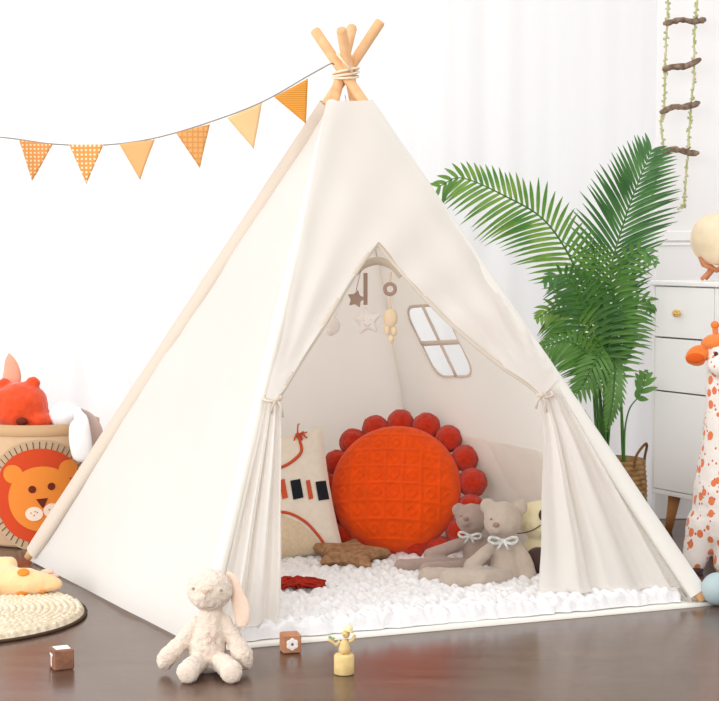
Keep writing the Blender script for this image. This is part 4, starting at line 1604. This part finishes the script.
# ------------------------------------------------------------------ foreground plush bunny
def bunny():
    d = 3.70
    S = d / F
    Q = lambda a, b_, dd=0.0: at(a, b_, d + dd)
    root = empty('plush_bunny', (Q(208, 670).x, d, 0), 'cream plush bunny sitting on the floor in front of the teepee corner', 'plush toy')
    pr = [('e', Q(210, 590, -0.005), (23 * S, 21 * S, 21 * S)),
          ('e', Q(206, 597, -0.025), (16 * S, 13 * S, 12 * S)),
          ('c', [(Q(212, 612, 0.0), 11 * S), (Q(210, 628, 0), 16 * S), (Q(207, 645, 0), 19.5 * S), (Q(208, 655, 0), 19 * S)]),
          ('c', [(Q(197, 623, 0.0), 7.5 * S), (Q(184, 640, -0.01), 8 * S), (Q(168, 656, -0.02), 9.5 * S), (Q(165, 661, -0.02), 9 * S)]),
          ('c', [(Q(224, 622, 0.0), 8 * S), (Q(235, 640, -0.01), 9 * S), (Q(242, 655, -0.02), 11 * S), (Q(244, 661, -0.02), 9.5 * S)]),
          ('c', [(Q(200, 661, -0.02), 10 * S), (Q(192, 667, -0.07), 10 * S), (Q(188, 672, -0.095), 11.2 * S)]),
          ('c', [(Q(219, 661, -0.02), 10 * S), (Q(227, 667, -0.07), 10 * S), (Q(231.5, 672, -0.095), 11.2 * S)])]
    plush('body', M['bunny'], root, pr, 0.0024, 0.0018, 260, 3)
    # ears
    for pts, ww in (([Q(227, 573, 0.005), Q(233, 580, 0.004), Q(238, 597, 0.0), Q(242, 614, -0.008), Q(241.5, 627, -0.01)], 9.5),
                    ([Q(206, 574, 0.035), Q(205, 584, 0.055), Q(206, 604, 0.062), Q(207, 622, 0.06)], 8)):
        e = MB()
        C = catmull(pts, 8)
        k = len(C)
        e.tube(C, [ww * S * (0.35 + 0.65 * math.sin(PI * min(0.95, 0.02 + 0.92 * (i / (k - 1)) ** 1.8))) for i in range(k)], 14, True, (0.42, Vector((0.3, 1, 0))))
        vs_ = [v_ + Vector((nz(v_, 120), nz(v_, 130, 4), nz(v_, 140, 8))) * 0.0012 for v_ in e.v]
        e.v = vs_
        o = e.build('ear', M['bunny_pink'], root)
        sb = o.modifiers.new('smooth', 'SUBSURF')
        sb.levels = 1
        sb.render_levels = 1
    # face and stitching
    n = MB()
    n.tube([Q(201, 590, -0.062), Q(205, 593.5, -0.066), Q(209, 590, -0.064)], 0.0022, 6)
    n.tube([Q(205, 593, -0.066), Q(205, 600, -0.066)], 0.0012, 6)
    n.ell(Q(205, 591.5, -0.062), (0.0065, 0.003, 0.0045))
    n.build('nose', M['stitch'], root)
    for x, y, dd in ((221, 590, -0.044), (193, 588.5, -0.040)):
        e = MB()
        e.ell(Q(x, y, dd), (0.003, 0.003, 0.0034))
        e.build('eye', M['eye_grey'], root)
    b = MB()
    b.tube([Q(206, 633, -0.0420), Q(212, 639, -0.0455), Q(218, 632, -0.0405)], 0.0013, 6)
    b.tube([Q(212, 639, -0.0455), Q(216, 644, -0.044)], 0.0011, 6)
    b.tube([Q(212, 639, -0.0455), Q(208, 644, -0.0455)], 0.0011, 6)
    b.build('belly_stitch', M['stitch'], root)
    for x in (188, 231.5):
        f = MB()
        pc = Q(x, 672, -0.095)
        f.ell(pc + Vector((0, -0.0165, 0)), (9.2 * S, 0.0085, 9.2 * S))
        f.v = [v_ + Vector((0, -1, 0)) * 0.0008 * math.sin(v_.x * 900) for v_ in f.v]
        f.build('foot_pad', M['bunny'], root)
bunny()

# ------------------------------------------------------------------ wooden blocks and figurine
def blocks():
    s = 0.046
    c = flo(60.5, 670) + Vector((0, 0.016, s / 2 + 0.0005))
    rz = math.radians(24)
    r = empty('toy_block', (c.x, c.y, 0), 'wooden toy block with a pale letter mark near the jute mat', 'toy block', 'wooden toy blocks')
    mb = MB(); mb.box(c, (s, s, s), rz, bev=0.003); mb.build('cube', M['block_dark'], r)
    R = Matrix.Rotation(rz, 3, 'Z')
    m = MB()
    # T mark on the left face
    m.box(c + R @ Vector((-s / 2, 0, 0.010)), (0.0016, 0.022, 0.005), M=R)
    m.box(c + R @ Vector((-s / 2, 0, -0.004)), (0.0016, 0.006, 0.024), M=R)
    m.box(c + R @ Vector((0, 0, s / 2)), (s * 0.72, s * 0.72, 0.0014), M=R)
    m.build('painted_mark', M['white_paint'], r)
    c = flo(290, 654) + Vector((0, 0.022, 0.0435 / 2 + 0.0005))
    s2 = 0.0435
    rz = math.radians(14)
    R = Matrix.Rotation(rz, 3, 'Z')
    r = empty('toy_block', (c.x, c.y, 0), 'wooden toy block with a white flower on its face by the rug edge', 'toy block', 'wooden toy blocks')
    mb = MB(); mb.box(c, (s2, s2, s2), rz, bev=0.003); mb.build('cube', M['block_wood'], r)
    fw = MB()
    for q in range(6):
        a = q * PI / 3 + PI / 6
        fw.ell(c + R @ Vector((0.0085 * math.cos(a), -s2 / 2, 0.0085 * math.sin(a))), (0.0062, 0.0012, 0.0062), R, 14, 8)
    fw.ell(c + R @ Vector((0, -s2 / 2, 0)), (0.007, 0.0010, 0.007), R, 14, 8)
    o = fw.build('painted_flower', M['white_paint'], r)
    k = MB(); k.ell(c + R @ Vector((0, -s2 / 2 - 0.0006, 0)), (0.0035, 0.0012, 0.0035), R, 12, 8); k.build('flower_centre', M['blue_paint'], o)
    # figurine
    c = flo(344, 676) + Vector((0, 0.018, 0))
    S = c.y / F
    r = empty('wooden_figurine', tuple(c), 'small carved pale wooden figure in a hat standing on a round base', 'figurine')
    bs = MB(); bs.lathe(c, [(0, 0.0005), (0.0205, 0.0005), (0.0222, 0.003), (0.0222, 0.041), (0.0195, 0.0445), (0, 0.0445)], 32); bs.build('base', M['fig_wood'], r)
    Q = lambda x, y, dd=0.0: at(x, y, c.y + dd)
    bd = MB()
    for sx in (-1, 1):
        bd.tube([Q(344 + sx * 3, 660), Q(344 + sx * 2.6, 652)], [0.0062, 0.0058], 10)
    bd.lathe(Vector((Q(344.5, 652).x, c.y, Q(344.5, 652).z)), [(0, -0.002), (0.0135, 0.0), (0.0125, 0.010), (0.0100, 0.018), (0.0095, 0.022), (0.006, 0.026), (0.004, 0.028), (0, 0.03)], 20)
    bd.tube([Q(340, 641), Q(336, 645), Q(331, 641), Q(328, 639.5)], [0.0042, 0.0042, 0.0036, 0.004], 8)
    bd.tube([Q(349, 641), Q(353, 640), Q(355, 635)], [0.0042, 0.0040, 0.0036], 8)
    bd.build('body', M['fig_wood'], r)
    hd = MB(); hd.ell(Q(346, 634, -0.001), (0.0085, 0.0085, 0.0095), None, 18, 12); h = hd.build('head', M['fig_wood'], r)
    nb = MB(); nb.ell(Q(343.5, 635, -0.0095), 0.0018, None, 8, 6); nb.build('nose', M['fig_wood'], h)
    ht = MB()
    Rh = Matrix.Rotation(math.radians(22), 3, 'Y')
    ht.lathe(Q(348, 630.5), [(0, 0.0005), (0.0135, 0.0), (0.0138, 0.0015), (0.0095, 0.0025), (0.0088, 0.008), (0.005, 0.0115), (0, 0.012)], 24, Rh)
    ht.build('hat', M['fig_hat'], r)
    gf = MB()
    gf.ell(Q(333, 638.5), (0.0045, 0.004, 0.003), None, 10, 8)
    gf.ell(Q(330, 637), (0.004, 0.004, 0.003), None, 10, 8)
    gf.build('held_sprig', M['fig_green'], r)
blocks()

# ------------------------------------------------------------------ giraffe plush and ball at right edge
def giraffe():
    d = 4.84
    S = d / F
    Q = lambda a, b_, dd=0.0: at(a, b_, d + dd)
    root = empty('plush_giraffe', (Q(735, 560).x, d, 0), 'tall white plush giraffe with orange spots and ears at the right edge', 'plush toy')
    pr = [('c', [(Q(722, 350), 15 * S), (Q(722, 372), 15 * S)]),
          ('e', Q(722, 365, -0.03), (15 * S, 17 * S, 13 * S)),
          ('c', [(Q(721, 378), 15 * S), (Q(724, 410), 19 * S), (Q(727, 450), 27 * S), (Q(730, 490), 37 * S), (Q(731, 520), 40 * S)]),
          ('c', [(Q(708, 525, -0.01), 22 * S), (Q(698, 548, -0.02), 15 * S), (Q(694, 562, -0.03), 12 * S)]),
          ('c', [(Q(745, 525, -0.01), 22 * S), (Q(732, 550, -0.06), 18 * S), (Q(728, 562, -0.07), 15 * S)])]
    plush('body', M['giraffe'], root, pr, 0.006, 0.0015, 80)
    for x, dd, rr in ((694, -0.035, 11.5), (728, -0.075, 14.5)):
        h = MB(); h.ell(Q(x, 570, dd), (rr * S * 0.85, rr * S, 5.5 * S)); h.build('hoof', M['dark_plush'] if x == 694 else M['taupe_plush'], root)
    for sg in (-1, 1):
        e = MB()
        cx = 722 + sg * 24
        e.tube(catmull([Q(722 + sg * 10, 356), Q(722 + sg * 18, 354), Q(722 + sg * 28, 357), Q(722 + sg * 36, 360)], 6), [x_ * S for x_ in [4, 4.6, 5.4, 6.2, 7.2, 8.0, 8.8, 9.5, 10, 10.3, 10.3, 10.1, 9.6, 9.0, 8.2, 7.2, 6.0, 4.5, 2.5]], 16, True, (0.5, Vector((0, 1, 0.0))))
        o = e.build('ear', M['orange_ear'], root)
        i_ = MB(); i_.ell(Q(722 + sg * 27, 358, -5.0 * S), (9 * S, 2 * S, 5 * S)); i_.build('inner_ear', M['dark_orange'], o)
        ey = MB(); ey.ell(Q(722 + sg * 6, 354, -0.046), (0.006, 0.005, 0.007)); ey.build('eye', M['dark_plush'], root)
        hn = MB(); hn.tube([Q(722 + sg * 6, 340), Q(722 + sg * 7, 328)], 0.008, 10); hn.ell(Q(722 + sg * 7, 325), 0.012); hn.build('horn', M['orange_ear'], root)
    t = MB(); t.ell(Q(720, 343, 0.004), (19 * S, 15 * S, 9.5 * S)); t.v = [p + Vector((nz(p, 60), nz(p, 60, 3), nz(p, 60, 6))) * 0.004 for p in t.v]; t.build('mane_tuft', M['orange_ear'], root)
    b = MB()
    p = flo(717, 606)
    r = 0.043
    b.ell(Vector((p.x + 0.003, p.y + r * 0.2, r)), r, None, 40, 26)
    tag(b.build('ball', M['ball_blue'], None, (p.x, p.y, 0)), 'pale blue ball on the floor by the right foot of the teepee', 'ball')
giraffe()
